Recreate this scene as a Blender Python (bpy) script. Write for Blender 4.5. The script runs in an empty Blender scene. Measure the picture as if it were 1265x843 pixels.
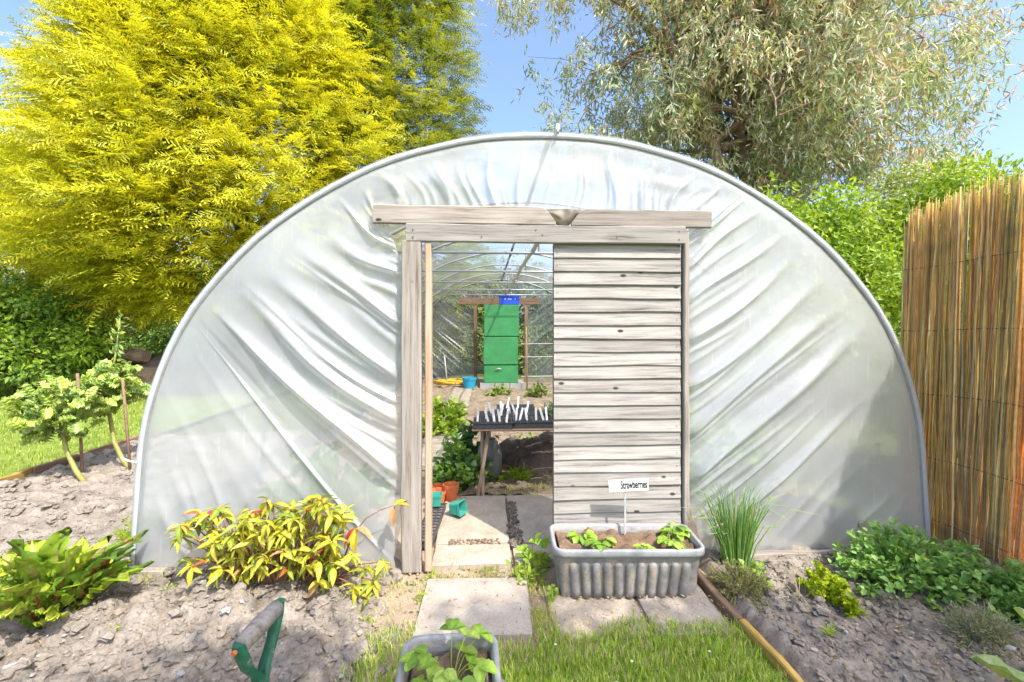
import bpy, math, random
import numpy as np
from mathutils import Matrix, Vector, Euler

random.seed(7)
rng = np.random.default_rng(7)
scene = bpy.context.scene
COL = scene.collection
R = math.radians

# ------------------------------------------------------------------ camera
cam_d = bpy.data.cameras.new('camera')
cam = bpy.data.objects.new('camera', cam_d)
COL.objects.link(cam)
cam.location = (0, 0, 1.48)
cam.rotation_euler = (R(90), 0, R(-3.2))
cam_d.sensor_width = 36
cam_d.lens = 36 * 562 / 1265
cam_d.shift_y = -0.0154
cam_d.clip_start = 0.02
cam_d.clip_end = 2000
scene.camera = cam

# ------------------------------------------------------------------ light
SUN_EL, SUN_AZ = R(53), R(144)            # azimuth clockwise from +Y
world = bpy.data.worlds.new('World')
scene.world = world
world.use_nodes = True
wn = world.node_tree
sky = wn.nodes.new('ShaderNodeTexSky')
sky.sky_type = 'NISHITA'
sky.sun_disc = False
sky.sun_elevation = SUN_EL
sky.sun_rotation = SUN_AZ
sky.air_density = 1.0
sky.dust_density = 4.0
sky.ozone_density = 4.0
bg = wn.nodes['Background']
bg.inputs['Strength'].default_value = 0.15
wn.links.new(sky.outputs[0], bg.inputs[0])

sun_d = bpy.data.lights.new('sun', 'SUN')
sun_d.energy = 2.5
sun_d.angle = R(0.6)
sun_d.color = (1.0, 0.95, 0.87)
sun = bpy.data.objects.new('sun', sun_d)
COL.objects.link(sun)
to_sun = Vector((math.sin(SUN_AZ) * math.cos(SUN_EL), math.cos(SUN_AZ) * math.cos(SUN_EL), math.sin(SUN_EL)))
sun.rotation_euler = (-to_sun).to_track_quat('-Z', 'Y').to_euler()
sun.location = to_sun * 30

vs = scene.view_settings
vs.view_transform = 'Standard'
vs.look = 'None'
vs.gamma = 1
vs.use_curve_mapping = False
vs.exposure = 1.42
scene.render.engine = 'CYCLES'
cy = scene.cycles
cy.use_denoising = True
cy.max_bounces = 10
cy.diffuse_bounces = 4
cy.glossy_bounces = 3
cy.transmission_bounces = 6
cy.transparent_max_bounces = 24
cy.caustics_reflective = False
cy.caustics_refractive = False
cy.sample_clamp_indirect = 6

# ------------------------------------------------------------------ noise
def _h(i, j, k):
    n = (i.astype(np.int64) * 374761393 + j.astype(np.int64) * 668265263 + k * 1274126177) & 0xFFFFFFFF
    n = ((n ^ (n >> 13)) * 1274126177) & 0xFFFFFFFF
    n = n ^ (n >> 16)
    return (n & 0xFFFFFF) / float(0xFFFFFF)

def vnoise(x, y, k=0):
    i = np.floor(x); j = np.floor(y); fx = x - i; fy = y - j
    fx = fx * fx * (3 - 2 * fx); fy = fy * fy * (3 - 2 * fy)
    a = _h(i, j, k); b = _h(i + 1, j, k); c = _h(i, j + 1, k); d = _h(i + 1, j + 1, k)
    return (a * (1 - fx) + b * fx) * (1 - fy) + (c * (1 - fx) + d * fx) * fy

def fbm(x, y, k=0, o=4):
    s = 0; a = 1.0; t = 0
    for q in range(o):
        s = s + a * (vnoise(x, y, k + q * 17) - .5); t += a
        x = x * 2.03 + 3.1; y = y * 2.03 + 1.7; a *= .5
    return s / t * 2

def worley(x, y, k=0):
    i0 = np.floor(x); j0 = np.floor(y)
    best = np.full(x.shape, 9.0); idv = np.zeros(x.shape)
    for di in (-1, 0, 1):
        for dj in (-1, 0, 1):
            i = i0 + di; j = j0 + dj
            px = i + .1 + .8 * _h(i, j, k + 1); py = j + .1 + .8 * _h(i, j, k + 2)
            d = np.hypot(x - px, y - py)
            m = d < best
            best = np.where(m, d, best); idv = np.where(m, _h(i, j, k + 3), idv)
    return best, idv

def clod(x, y, size, k):
    wx = x + size * .35 * fbm(x / size * 1.3, y / size * 1.3, k + 5, 2)
    wy = y + size * .35 * fbm(x / size * 1.3 + 9, y / size * 1.3, k + 6, 2)
    f, i = worley(wx / size, wy / size, k)
    return np.clip(1 - (f / .75) ** 2, 0, 1) ** .6 * (i * i)

def soil_h(x, y, amp=1.0):
    x = np.asarray(x, float); y = np.asarray(y, float)
    h = .06 * fbm(x * 1.3, y * 1.3, 3, 3)
    h = h + .078 * clod(x, y * 1.2, .16, 11) + .042 * clod(x, y * 1.2, .085, 21) + .016 * clod(x, y, .042, 31) + .007 * fbm(x * 30, y * 30, 41, 3)
    return h * amp

# ------------------------------------------------------------------ mesh helpers
W = {}
def reg(o, parent=None):
    COL.objects.link(o)
    if parent is not None:
        o.parent = parent
        o.matrix_parent_inverse = W[parent.name].inverted()
    W[o.name] = o.matrix_basis.copy()
    return o

def tag(o, label=None, cat=None, group=None, kind=None):
    if label: o['label'] = label
    if cat: o['category'] = cat
    if group: o['group'] = group
    if kind: o['kind'] = kind
    return o

def thing(name, loc, label, cat, group=None):
    o = bpy.data.objects.new(name, None)
    o.empty_display_size = .1
    o.matrix_basis = Matrix.Translation(loc)
    reg(o)
    return tag(o, label, cat, group)

def mesh_np(name, V, F, col=None, mat=None, smooth=False):
    me = bpy.data.meshes.new(name)
    V = np.asarray(V, np.float32).reshape(-1, 3)
    Fs = [np.asarray(f, np.int32) for f in (F if isinstance(F, (list, tuple)) else [F]) if len(f)]
    me.vertices.add(len(V)); me.vertices.foreach_set('co', V.ravel())
    nl = sum(f.size for f in Fs); npol = sum(len(f) for f in Fs)
    me.loops.add(nl); me.polygons.add(npol)
    me.loops.foreach_set('vertex_index', np.concatenate([f.ravel() for f in Fs]))
    tot = np.concatenate([np.full(len(f), f.shape[1], np.int32) for f in Fs])
    st = np.concatenate([[0], np.cumsum(tot)[:-1]]).astype(np.int32)
    me.polygons.foreach_set('loop_start', st)
    me.polygons.foreach_set('loop_total', tot)
    me.polygons.foreach_set('use_smooth', np.full(npol, smooth))
    me.update(calc_edges=True)
    if col is not None:
        a = me.attributes.new('Col', 'FLOAT_COLOR', 'POINT')
        c = np.ones((len(V), 4), np.float32); c[:, :3] = col
        a.data.foreach_set('color', c.ravel())
    if mat: me.materials.append(mat)
    return me

def obj(name, me, parent=None, mtx=None):
    o = bpy.data.objects.new(name, me)
    if mtx is not None: o.matrix_basis = mtx
    return reg(o, parent)

class Acc:
    def __init__(s): s.V = []; s.Q = []; s.T = []; s.C = []; s.n = 0
    def add(s, V, F, col=(1, 1, 1)):
        V = np.asarray(V, float).reshape(-1, 3)
        c = np.empty((len(V), 3)); c[:] = col
        s.V.append(V); s.C.append(c)
        for f in (F if isinstance(F, (list, tuple)) and not isinstance(F[0], (int, float)) and hasattr(F[0], 'shape') else [np.asarray(F)]):
            if len(f): (s.Q if f.shape[1] == 4 else s.T).append(f + s.n)
        s.n += len(V)
        return s
    def tube(s, pts, rad, n=6, col=(1, 1, 1), cap=True):
        V, Q = tube(pts, rad, n); s.add(V, Q, col)
        return s
    def box(s, a, b, col=(1, 1, 1)):
        x0, y0, z0 = a; x1, y1, z1 = b
        V = [(x0, y0, z0), (x1, y0, z0), (x1, y1, z0), (x0, y1, z0), (x0, y0, z1), (x1, y0, z1), (x1, y1, z1), (x0, y1, z1)]
        s.add(V, np.array([[0, 3, 2, 1], [4, 5, 6, 7], [0, 1, 5, 4], [1, 2, 6, 5], [2, 3, 7, 6], [3, 0, 4, 7]]), col)
        return s
    def mesh(s, name, mat, smooth=False):
        F = []
        if s.Q: F.append(np.concatenate(s.Q))
        if s.T: F.append(np.concatenate(s.T))
        return mesh_np(name, np.concatenate(s.V), F, np.concatenate(s.C), mat, smooth)
    def build(s, name, mat, parent=None, smooth=False):
        return obj(name, s.mesh(name, mat, smooth), parent)

def tube(pts, rad, n=6):
    P = np.asarray(pts, float); m = len(P)
    rad = np.broadcast_to(np.asarray(rad, float), (m,))
    T = np.gradient(P, axis=0); T /= np.linalg.norm(T, axis=1)[:, None] + 1e-9
    ref = np.array([0, 0, 1.0]) if abs(T[:, 2]).mean() < .8 else np.array([1.0, 0, 0])
    A = np.cross(T, ref); A /= np.linalg.norm(A, axis=1)[:, None] + 1e-9
    B = np.cross(T, A)
    an = np.linspace(0, 2 * np.pi, n, endpoint=False)
    V = P[:, None] + rad[:, None, None] * (np.cos(an)[None, :, None] * A[:, None] + np.sin(an)[None, :, None] * B[:, None])
    V = V.reshape(-1, 3)
    i = np.arange(m - 1)[:, None] * n; j = np.arange(n)[None]; k = (j + 1) % n
    Q = np.stack([i + j, i + k, i + n + k, i + n + j], -1).reshape(-1, 4)
    # end caps as fans around centre points
    V = np.vstack([V, P[:1], P[-1:]])
    c0 = m * n; jj = np.arange(n); kk = (jj + 1) % n
    T0 = np.stack([np.full(n, c0), kk, jj], 1); l = (m - 1) * n
    T1 = np.stack([np.full(n, c0 + 1), l + jj, l + kk], 1)
    return V, [Q, np.vstack([T0, T1])]

def grid_faces(nu, nv):
    i = np.arange(nu - 1)[:, None] * nv; j = np.arange(nv - 1)[None]
    return np.stack([i + j, i + nv + j, i + nv + j + 1, i + j + 1], -1).reshape(-1, 4)

def unit(v):
    v = np.asarray(v, float)
    return v / (np.linalg.norm(v, axis=-1, keepdims=True) + 1e-9)

def leaves4(P, D, U, L, Wd, fold=.25):
    """folded rhombic leaves, two triangles each"""
    D = unit(D); S = unit(np.cross(D, U)); N = np.cross(S, D)
    L = np.broadcast_to(L, (len(P),))[:, None]; Wd = np.broadcast_to(Wd, (len(P),))[:, None]
    m = P + D * L * .42
    V = np.stack([P, m + S * Wd * .5 + N * Wd * fold, P + D * L - N * L * .08, m - S * Wd * .5 + N * Wd * fold], 1)
    b = np.arange(len(P))[:, None] * 4
    T = np.concatenate([b + np.array([[0, 1, 2]]), b + np.array([[0, 2, 3]])])
    return V.reshape(-1, 3), T

def leaves8(P, D, U, L, Wd, fold=.2, droop=.15):
    """rounder leaves: midrib of four points with two edge pairs"""
    D = unit(D); S = unit(np.cross(D, U)); N = np.cross(S, D)
    L = np.broadcast_to(L, (len(P),))[:, None]; Wd = np.broadcast_to(Wd, (len(P),))[:, None]
    def pt(a, s): return P + D * L * a + S * Wd * s + N * (Wd * fold * abs(s) * 2 - L * droop * a * a)
    V = np.stack([pt(0, 0), pt(.3, 0), pt(.68, 0), pt(1, 0), pt(.28, .46), pt(.66, .40), pt(.28, -.46), pt(.66, -.40)], 1)
    b = np.arange(len(P))[:, None] * 8
    Q = np.concatenate([b + np.array([[1, 4, 5, 2]]), b + np.array([[1, 2, 7, 6]])])
    T = np.concatenate([b + np.array([q]) for q in ([0, 4, 1], [0, 1, 6], [2, 5, 3], [2, 3, 7])])
    return V.reshape(-1, 3), [Q, T]

def rand_unit(n):
    return unit(rng.normal(size=(n, 3)))

def pick(cols, n, jit=.12):
    cols = np.asarray(cols, float)
    c = cols[rng.integers(0, len(cols), n)]
    return np.clip(c * (1 + jit * rng.normal(size=(n, 1))), .002, .95)

# ------------------------------------------------------------------ materials
def mk(name):
    m = bpy.data.materials.new(name); m.use_nodes = True
    n = m.node_tree.nodes; l = m.node_tree.links
    return m, n, l, n['Material Output'], n['Principled BSDF']

def node(n, t, **kw):
    x = n.new(t)
    for k, v in kw.items():
        if k in x.inputs.keys() if hasattr(x.inputs, 'keys') else False: x.inputs[k].default_value = v
        else: setattr(x, k, v)
    return x

def ramp(n, stops):
    r = n.new('ShaderNodeValToRGB'); e = r.color_ramp.elements
    while len(e) < len(stops): e.new(.5)
    for k, (p, c) in enumerate(stops):
        e[k].position = p; e[k].color = (*c, 1) if len(c) == 3 else c
    return r

def simple(name, col, rough=.6, var=.15, scale=12, bump=.0, bscale=60, metallic=0, spec=.4, stain=None, sthr=.55):
    m, n, l, out, b = mk(name)
    tc = n.new('ShaderNodeTexCoord')
    nz = node(n, 'ShaderNodeTexNoise', Scale=scale, Detail=6.0, Roughness=.65)
    l.new(tc.outputs['Object'], nz.inputs['Vector'])
    c = np.array(col)
    r = ramp(n, [(.3, tuple(np.clip(c * (1 - var), 0, 1))), (.7, tuple(np.clip(c * (1 + var), 0, 1)))])
    l.new(nz.outputs[0], r.inputs[0]); last = r.outputs[0]
    if stain:
        ns = node(n, 'ShaderNodeTexNoise', Scale=scale * .6, Detail=8.0, Roughness=.75); l.new(tc.outputs['Object'], ns.inputs['Vector'])
        rs = ramp(n, [(sthr, (0, 0, 0)), (sthr + .12, (1, 1, 1))]); l.new(ns.outputs[0], rs.inputs[0])
        mx = node(n, 'ShaderNodeMix', data_type='RGBA'); l.new(rs.outputs[0], mx.inputs[0]); l.new(last, mx.inputs[6]); mx.inputs[7].default_value = (*stain, 1)
        last = mx.outputs[2]
    l.new(last, b.inputs['Base Color'])
    b.inputs['Roughness'].default_value = rough
    b.inputs['Metallic'].default_value = metallic
    b.inputs['Specular IOR Level'].default_value = spec
    if bump:
        n2 = node(n, 'ShaderNodeTexNoise', Scale=bscale, Detail=5.0)
        l.new(tc.outputs['Object'], n2.inputs['Vector'])
        bp = node(n, 'ShaderNodeBump', Strength=bump, Distance=.01)
        l.new(n2.outputs[0], bp.inputs['Height']); l.new(bp.outputs[0], b.inputs['Normal'])
    return m

def wood(name, dark, mid, light, knots=True, bump=.35, rough=.85):
    m, n, l, out, b = mk(name)
    tc = n.new('ShaderNodeTexCoord'); oi = n.new('ShaderNodeObjectInfo')
    mul = node(n, 'ShaderNodeMath', operation='MULTIPLY'); mul.inputs[1].default_value = 37
    l.new(oi.outputs['Random'], mul.inputs[0])
    cmb = n.new('ShaderNodeCombineXYZ')
    for k in range(3): l.new(mul.outputs[0], cmb.inputs[k])
    add = node(n, 'ShaderNodeVectorMath', operation='ADD')
    l.new(tc.outputs['Object'], add.inputs[0]); l.new(cmb.outputs[0], add.inputs[1])
    mp = n.new('ShaderNodeMapping'); mp.inputs['Scale'].default_value = (2.2, 46, 46)
    l.new(add.outputs[0], mp.inputs[0])
    n1 = node(n, 'ShaderNodeTexNoise', Scale=1.0, Detail=7.0, Roughness=.7, Distortion=.4)
    l.new(mp.outputs[0], n1.inputs['Vector'])
    mp2 = n.new('ShaderNodeMapping'); mp2.inputs['Scale'].default_value = (3.0, 9, 9)
    l.new(add.outputs[0], mp2.inputs[0])
    n2 = node(n, 'ShaderNodeTexNoise', Scale=1.0, Detail=3.0)
    l.new(mp2.outputs[0], n2.inputs['Vector'])
    r1 = ramp(n, [(.30, dark), (.45, mid), (.68, light)])
    l.new(n1.outputs[0], r1.inputs[0])
    hs = n.new('ShaderNodeHueSaturation')
    mr = node(n, 'ShaderNodeMapRange'); mr.inputs[3].default_value = .72; mr.inputs[4].default_value = 1.18
    l.new(n2.outputs[0], mr.inputs[0]); l.new(mr.outputs[0], hs.inputs['Value']); l.new(r1.outputs[0], hs.inputs['Color'])
    last = hs.outputs[0]
    # boards differ from one another
    hs2 = n.new('ShaderNodeHueSaturation')
    m3 = node(n, 'ShaderNodeMapRange'); m3.inputs[3].default_value = .80; m3.inputs[4].default_value = 1.12
    l.new(oi.outputs['Random'], m3.inputs[0]); l.new(m3.outputs[0], hs2.inputs['Value']); l.new(last, hs2.inputs['Color'])
    last = hs2.outputs[0]
    if knots:
        mp3 = n.new('ShaderNodeMapping'); mp3.inputs['Scale'].default_value = (4.2, 8.0, 8.0)
        l.new(add.outputs[0], mp3.inputs[0])
        vo = node(n, 'ShaderNodeTexVoronoi', Scale=1.0); l.new(mp3.outputs[0], vo.inputs['Vector'])
        rk = ramp(n, [(.06, (1, 1, 1)), (.10, (0, 0, 0))])
        l.new(vo.outputs['Distance'], rk.inputs[0])
        mx = node(n, 'ShaderNodeMix', data_type='RGBA')
        l.new(rk.outputs[0], mx.inputs[0]); l.new(last, mx.inputs[6])
        mx.inputs[7].default_value = (dark[0] * .45, dark[1] * .4, dark[2] * .35, 1)
        last = mx.outputs[2]
    l.new(last, b.inputs['Base Color'])
    b.inputs['Roughness'].default_value = rough
    b.inputs['Specular IOR Level'].default_value = .2
    bp = node(n, 'ShaderNodeBump', Strength=bump, Distance=.004)
    l.new(n1.outputs[0], bp.inputs['Height']); l.new(bp.outputs[0], b.inputs['Normal'])
    return m

def foliage(name, trans=.4, rough=.5, spec=.3, by_object=False, tint=(1.15, 1.1, .55)):
    m, n, l, out, b = mk(name)
    at = n.new('ShaderNodeAttribute'); at.attribute_name = 'Col'
    last = at.outputs['Color']
    if by_object:
        oi = n.new('ShaderNodeObjectInfo'); hs = n.new('ShaderNodeHueSaturation')
        a = node(n, 'ShaderNodeMapRange'); a.inputs[3].default_value = .494; a.inputs[4].default_value = .506
        v = node(n, 'ShaderNodeMapRange'); v.inputs[3].default_value = 1.25; v.inputs[4].default_value = .75
        l.new(oi.outputs['Random'], a.inputs[0]); l.new(oi.outputs['Random'], v.inputs[0])
        l.new(a.outputs[0], hs.inputs['Hue']); l.new(v.outputs[0], hs.inputs['Value']); l.new(last, hs.inputs['Color'])
        last = hs.outputs[0]
    tc = n.new('ShaderNodeTexCoord')
    nz = node(n, 'ShaderNodeTexNoise', Scale=35.0, Detail=3.0); l.new(tc.outputs['Object'], nz.inputs['Vector'])
    mr = node(n, 'ShaderNodeMapRange'); mr.inputs[1].default_value = .3; mr.inputs[2].default_value = .7
    mr.inputs[3].default_value = .85; mr.inputs[4].default_value = 1.12; l.new(nz.outputs[0], mr.inputs[0])
    h2 = n.new('ShaderNodeHueSaturation'); l.new(mr.outputs[0], h2.inputs['Value']); l.new(last, h2.inputs['Color'])
    l.new(h2.outputs[0], b.inputs['Base Color'])
    b.inputs['Roughness'].default_value = rough
    b.inputs['Specular IOR Level'].default_value = spec
    tr = n.new('ShaderNodeBsdfTranslucent')
    mu = node(n, 'ShaderNodeMix', data_type='RGBA', blend_type='MULTIPLY'); mu.inputs[0].default_value = 1
    l.new(h2.outputs[0], mu.inputs[6]); mu.inputs[7].default_value = (*tint, 1)
    l.new(mu.outputs[2], tr.inputs['Color'])
    mx = n.new('ShaderNodeMixShader'); mx.inputs[0].default_value = trans
    l.new(b.outputs[0], mx.inputs[1]); l.new(tr.outputs[0], mx.inputs[2]); l.new(mx.outputs[0], out.inputs[0])
    return m

def soil_mat(name, lo, hi, stain, bump=.6):
    m, n, l, out, b = mk(name)
    tc = n.new('ShaderNodeTexCoord')
    n1 = node(n, 'ShaderNodeTexNoise', Scale=6.0, Detail=8.0, Roughness=.7); l.new(tc.outputs['Object'], n1.inputs['Vector'])
    r1 = ramp(n, [(.3, lo), (.68, hi)]); l.new(n1.outputs[0], r1.inputs[0])
    n2 = node(n, 'ShaderNodeTexNoise', Scale=85.0, Detail=4.0, Roughness=.7); l.new(tc.outputs['Object'], n2.inputs['Vector'])
    r2 = ramp(n, [(.36, stain), (.5, (1, 1, 1))]); l.new(n2.outputs[0], r2.inputs[0])
    mu = node(n, 'ShaderNodeMix', data_type='RGBA', blend_type='MULTIPLY'); mu.inputs[0].default_value = .7
    l.new(r1.outputs[0], mu.inputs[6]); l.new(r2.outputs[0], mu.inputs[7])
    l.new(mu.outputs[2], b.inputs['Base Color'])
    b.inputs['Roughness'].default_value = .95; b.inputs['Specular IOR Level'].default_value = .1
    n3 = node(n, 'ShaderNodeTexNoise', Scale=120.0, Detail=6.0, Roughness=.75); l.new(tc.outputs['Object'], n3.inputs['Vector'])
    bp = node(n, 'ShaderNodeBump', Strength=bump, Distance=.012)
    l.new(n3.outputs[0], bp.inputs['Height']); l.new(bp.outputs[0], b.inputs['Normal'])
    return m

def film_mat(name, fac, tr_col=(.93, .95, .96), streak=.25):
    m, n, l, out, b = mk(name)
    n.remove(b)
    tc = n.new('ShaderNodeTexCoord')
    n1 = node(n, 'ShaderNodeTexNoise', Scale=2.2, Detail=5.0, Roughness=.6); l.new(tc.outputs['Object'], n1.inputs['Vector'])
    mp = n.new('ShaderNodeMapping'); mp.inputs['Scale'].default_value = (45, 45, 3.5); l.new(tc.outputs['Object'], mp.inputs[0])
    n2 = node(n, 'ShaderNodeTexNoise', Scale=1.0, Detail=4.0, Roughness=.6); l.new(mp.outputs[0], n2.inputs['Vector'])
    r2 = ramp(n, [(.6, (0, 0, 0)), (.74, (1, 1, 1))]); l.new(n2.outputs[0], r2.inputs[0])
    a = node(n, 'ShaderNodeMapRange'); a.inputs[1].default_value = .3; a.inputs[2].default_value = .7
    a.inputs[3].default_value = fac - .07; a.inputs[4].default_value = fac + .07; l.new(n1.outputs[0], a.inputs[0])
    s = node(n, 'ShaderNodeMath', operation='MULTIPLY_ADD'); s.inputs[1].default_value = streak * .5
    l.new(r2.outputs[0], s.inputs[0]); l.new(a.outputs[0], s.inputs[2])
    tp = n.new('ShaderNodeBsdfTransparent'); tp.inputs[0].default_value = (*tr_col, 1)
    df = n.new('ShaderNodeBsdfDiffuse'); df.inputs[0].default_value = (.84, .84, .83, 1)
    tl = n.new('ShaderNodeBsdfTranslucent'); tl.inputs[0].default_value = (.84, .84, .83, 1)
    m1 = n.new('ShaderNodeMixShader'); m1.inputs[0].default_value = .45
    ng = node(n, 'ShaderNodeTexNoise', Scale=1.6, Detail=9.0, Roughness=.72); l.new(tc.outputs['Object'], ng.inputs['Vector'])
    rg = ramp(n, [(.42, (.82, .85, .88)), (.64, (.75, .77, .785)), (.80, (.59, .60, .56))]); l.new(ng.outputs[0], rg.inputs[0])
    l.new(rg.outputs[0], df.inputs[0]); l.new(rg.outputs[0], tl.inputs[0])
    l.new(df.outputs[0], m1.inputs[1]); l.new(tl.outputs[0], m1.inputs[2])
    m2 = n.new('ShaderNodeMixShader'); l.new(s.outputs[0], m2.inputs[0]); l.new(tp.outputs[0], m2.inputs[1]); l.new(m1.outputs[0], m2.inputs[2])
    gl = n.new('ShaderNodeBsdfGlossy'); gl.inputs['Roughness'].default_value = .33; gl.inputs[0].default_value = (1, 1, 1, 1)
    lw = n.new('ShaderNodeLayerWeight'); lw.inputs[0].default_value = .5
    pw = node(n, 'ShaderNodeMath', operation='POWER'); pw.inputs[1].default_value = 3.5; l.new(lw.outputs['Facing'], pw.inputs[0])
    ma = node(n, 'ShaderNodeMath', operation='MULTIPLY_ADD'); ma.inputs[1].default_value = .5; ma.inputs[2].default_value = .055
    l.new(pw.outputs[0], ma.inputs[0])
    m3 = n.new('ShaderNodeMixShader'); l.new(ma.outputs[0], m3.inputs[0]); l.new(m2.outputs[0], m3.inputs[1]); l.new(gl.outputs[0], m3.inputs[2])
    n3 = node(n, 'ShaderNodeTexNoise', Scale=9.0, Detail=3.0); l.new(tc.outputs['Object'], n3.inputs['Vector'])
    bp = node(n, 'ShaderNodeBump', Strength=.12, Distance=.03); l.new(n3.outputs[0], bp.inputs['Height'])
    for x in (gl, df, tl): l.new(bp.outputs[0], x.inputs['Normal'])
    l.new(m3.outputs[0], out.inputs[0])
    return m

M = {}
M['soil'] = soil_mat('dry_soil', (.19, .163, .133), (.375, .325, .272), (.55, .5, .46))
M['dark_soil'] = soil_mat('dark_soil', (.13, .105, .09), (.24, .195, .16), (.5, .46, .42))
M['tunnel_soil'] = soil_mat('tunnel_soil', (.22, .165, .115), (.40, .32, .23), (.6, .55, .5))
M['sand'] = soil_mat('sandy_ground', (.30, .225, .15), (.50, .40, .29), (.6, .56, .5))
M['compost'] = soil_mat('compost', (.15, .095, .06), (.30, .21, .15), (.5, .45, .4))
M['slab'] = soil_mat('concrete_slab', (.34, .285, .22), (.50, .43, .35), (.7, .66, .6), bump=.3)
M['grey_slab'] = soil_mat('grey_slab', (.33, .285, .235), (.46, .41, .355), (.7, .67, .62), bump=.3)
M['block'] = soil_mat('concrete_block', (.33, .32, .30), (.45, .44, .42), (.75, .75, .74), bump=.4)
M['lawn'] = soil_mat('lawn_turf', (.12, .17, .03), (.26, .32, .07), (.6, .7, .4), bump=.5)
M['far_ground'] = soil_mat('ground_turf', (.08, .11, .03), (.16, .17, .05), (.6, .6, .5), bump=.5)
M['old_wood'] = wood('weathered_wood', (.13, .10, .08), (.32, .28, .24), (.46, .41, .365))
M['slat_wood'] = wood('bleached_wood', (.13, .11, .095), (.34, .315, .285), (.48, .455, .425))
M['new_wood'] = wood('fresh_wood', (.42, .26, .16), (.60, .41, .28), (.72, .55, .41), knots=False)
M['brown_wood'] = wood('brown_wood', (.13, .08, .05), (.24, .155, .10), (.33, .22, .15))
M['moss_wood'] = wood('mossy_wood', (.22, .13, .035), (.42, .27, .07), (.50, .36, .14))
M['log_wood'] = wood('log_wood', (.20, .13, .09), (.36, .25, .18), (.50, .38, .28))
M['bark'] = simple('bark', (.16, .115, .085), .9, .35, 9, .6, 25)
M['euc_bark'] = simple('peeling_bark', (.33, .23, .16), .9, .45, 5, .5, 20)
M['film'] = film_mat('tunnel_film', .51)
M['roof_film'] = film_mat('roof_film', .27, streak=.1)
M['rear_film'] = film_mat('rear_film', .16, (.84, .87, .86), streak=.1)
M['edge_film'] = film_mat('gathered_film', .93, streak=.1)
M['dirty_film'] = simple('dirty_film', (.11, .092, .06), .5, .5, 14, .2, 30)
M['steel'] = simple('galvanised_steel', (.36, .37, .38), .45, .15, 20, metallic=.5)
M['dark_pipe'] = simple('dark_pipe', (.10, .10, .10), .5)
M['white_pipe'] = simple('pale_pipe', (.62, .60, .55), .5)
M['leaf'] = foliage('leaf', .4)
M['gold_leaf'] = foliage('golden_leaf', .42, tint=(1.2, 1.08, .4))
M['euc_leaf'] = foliage('eucalyptus_leaf', .32, rough=.42, spec=.35, tint=(1.1, 1.1, .7))
M['plant_leaf'] = foliage('plant_leaf', .38, rough=.42, spec=.4, by_object=True)
M['grass'] = foliage('grass_blade', .4, rough=.5)
M['stem'] = foliage('plant_stem', .1, rough=.6)
M['reed'] = foliage('dry_reed', .55, rough=.45, spec=.35, by_object=True, tint=(1.1, .98, .75))
M['grey_plastic'] = simple('grey_plastic', (.29, .295, .30), .5, .14, 30, .15, 90, stain=(.36, .32, .27), sthr=.58)
M['worn_plastic'] = simple('worn_grey_plastic', (.225, .215, .20), .6, .32, 22, .25, 120, stain=(.36, .29, .21), sthr=.52)
M['black_plastic'] = simple('black_plastic', (.055, .057, .065), .5, .3, 40)
M['white_plastic'] = simple('white_plastic', (.84, .84, .83), .4, .03, 30)
M['ink'] = simple('black_ink', (.015, .015, .015), .6)
M['green_paint'] = simple('green_paint', (.05, .27, .09), .55, .18, 4, stain=(.10, .22, .11), sthr=.56)
M['green_handle'] = simple('green_enamel', (.02, .13, .075), .32, .35, 40, .2, 60, spec=.6, stain=(.34, .29, .23), sthr=.56)
M['teal_plastic'] = simple('teal_plastic', (.05, .32, .25), .4)
M['blue_plastic'] = simple('blue_plastic', (.03, .09, .62), .4)
M['cyan_plastic'] = simple('cyan_plastic', (.03, .33, .52), .4)
M['yellow_hose'] = simple('yellow_hose', (.62, .38, .04), .5)
M['terracotta'] = simple('terracotta', (.60, .17, .06), .75, .15, 25)
M['can_grey'] = simple('grey_can', (.26, .27, .27), .4, .1, 20)
M['sheet_metal'] = simple('steel_label_post', (.55, .55, .55), .35, .1, 30, metallic=.3)
M['petal'] = foliage('petal', .3)

# ------------------------------------------------------------------ ground
def sheet(name, x0, x1, y0, y1, step, zf, mat, kind='structure', parent=None):
    xs = np.arange(x0, x1 + step * .5, step); ys = np.arange(y0, y1 + step * .5, step)
    X, Y = np.meshgrid(xs, ys, indexing='ij')
    Z = zf(X, Y)
    V = np.stack([X, Y, Z], -1).reshape(-1, 3)
    o = obj(name, mesh_np(name, V, grid_faces(len(xs), len(ys)), mat=mat, smooth=True), parent)
    if kind: o['kind'] = kind
    return o

def edge_drop(X, Y, x0, x1, y0, y1, w, dep=.14):
    wob = .05 * fbm(X * 5, Y * 5, 77, 3)
    d = np.minimum(np.minimum(X - x0, x1 - X), np.minimum(Y - y0, y1 - Y)) + wob
    return -dep * np.clip(1 - d / w, 0, 1) ** 2

gr = bpy.data.objects.new('ground', mesh_np('ground', [(-400, -200, -.09), (400, -200, -.09), (400, 900, -.09), (-400, 900, -.09)], np.array([[0, 1, 2, 3]]), mat=M['far_ground']))
reg(gr); gr['kind'] = 'structure'

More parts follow.
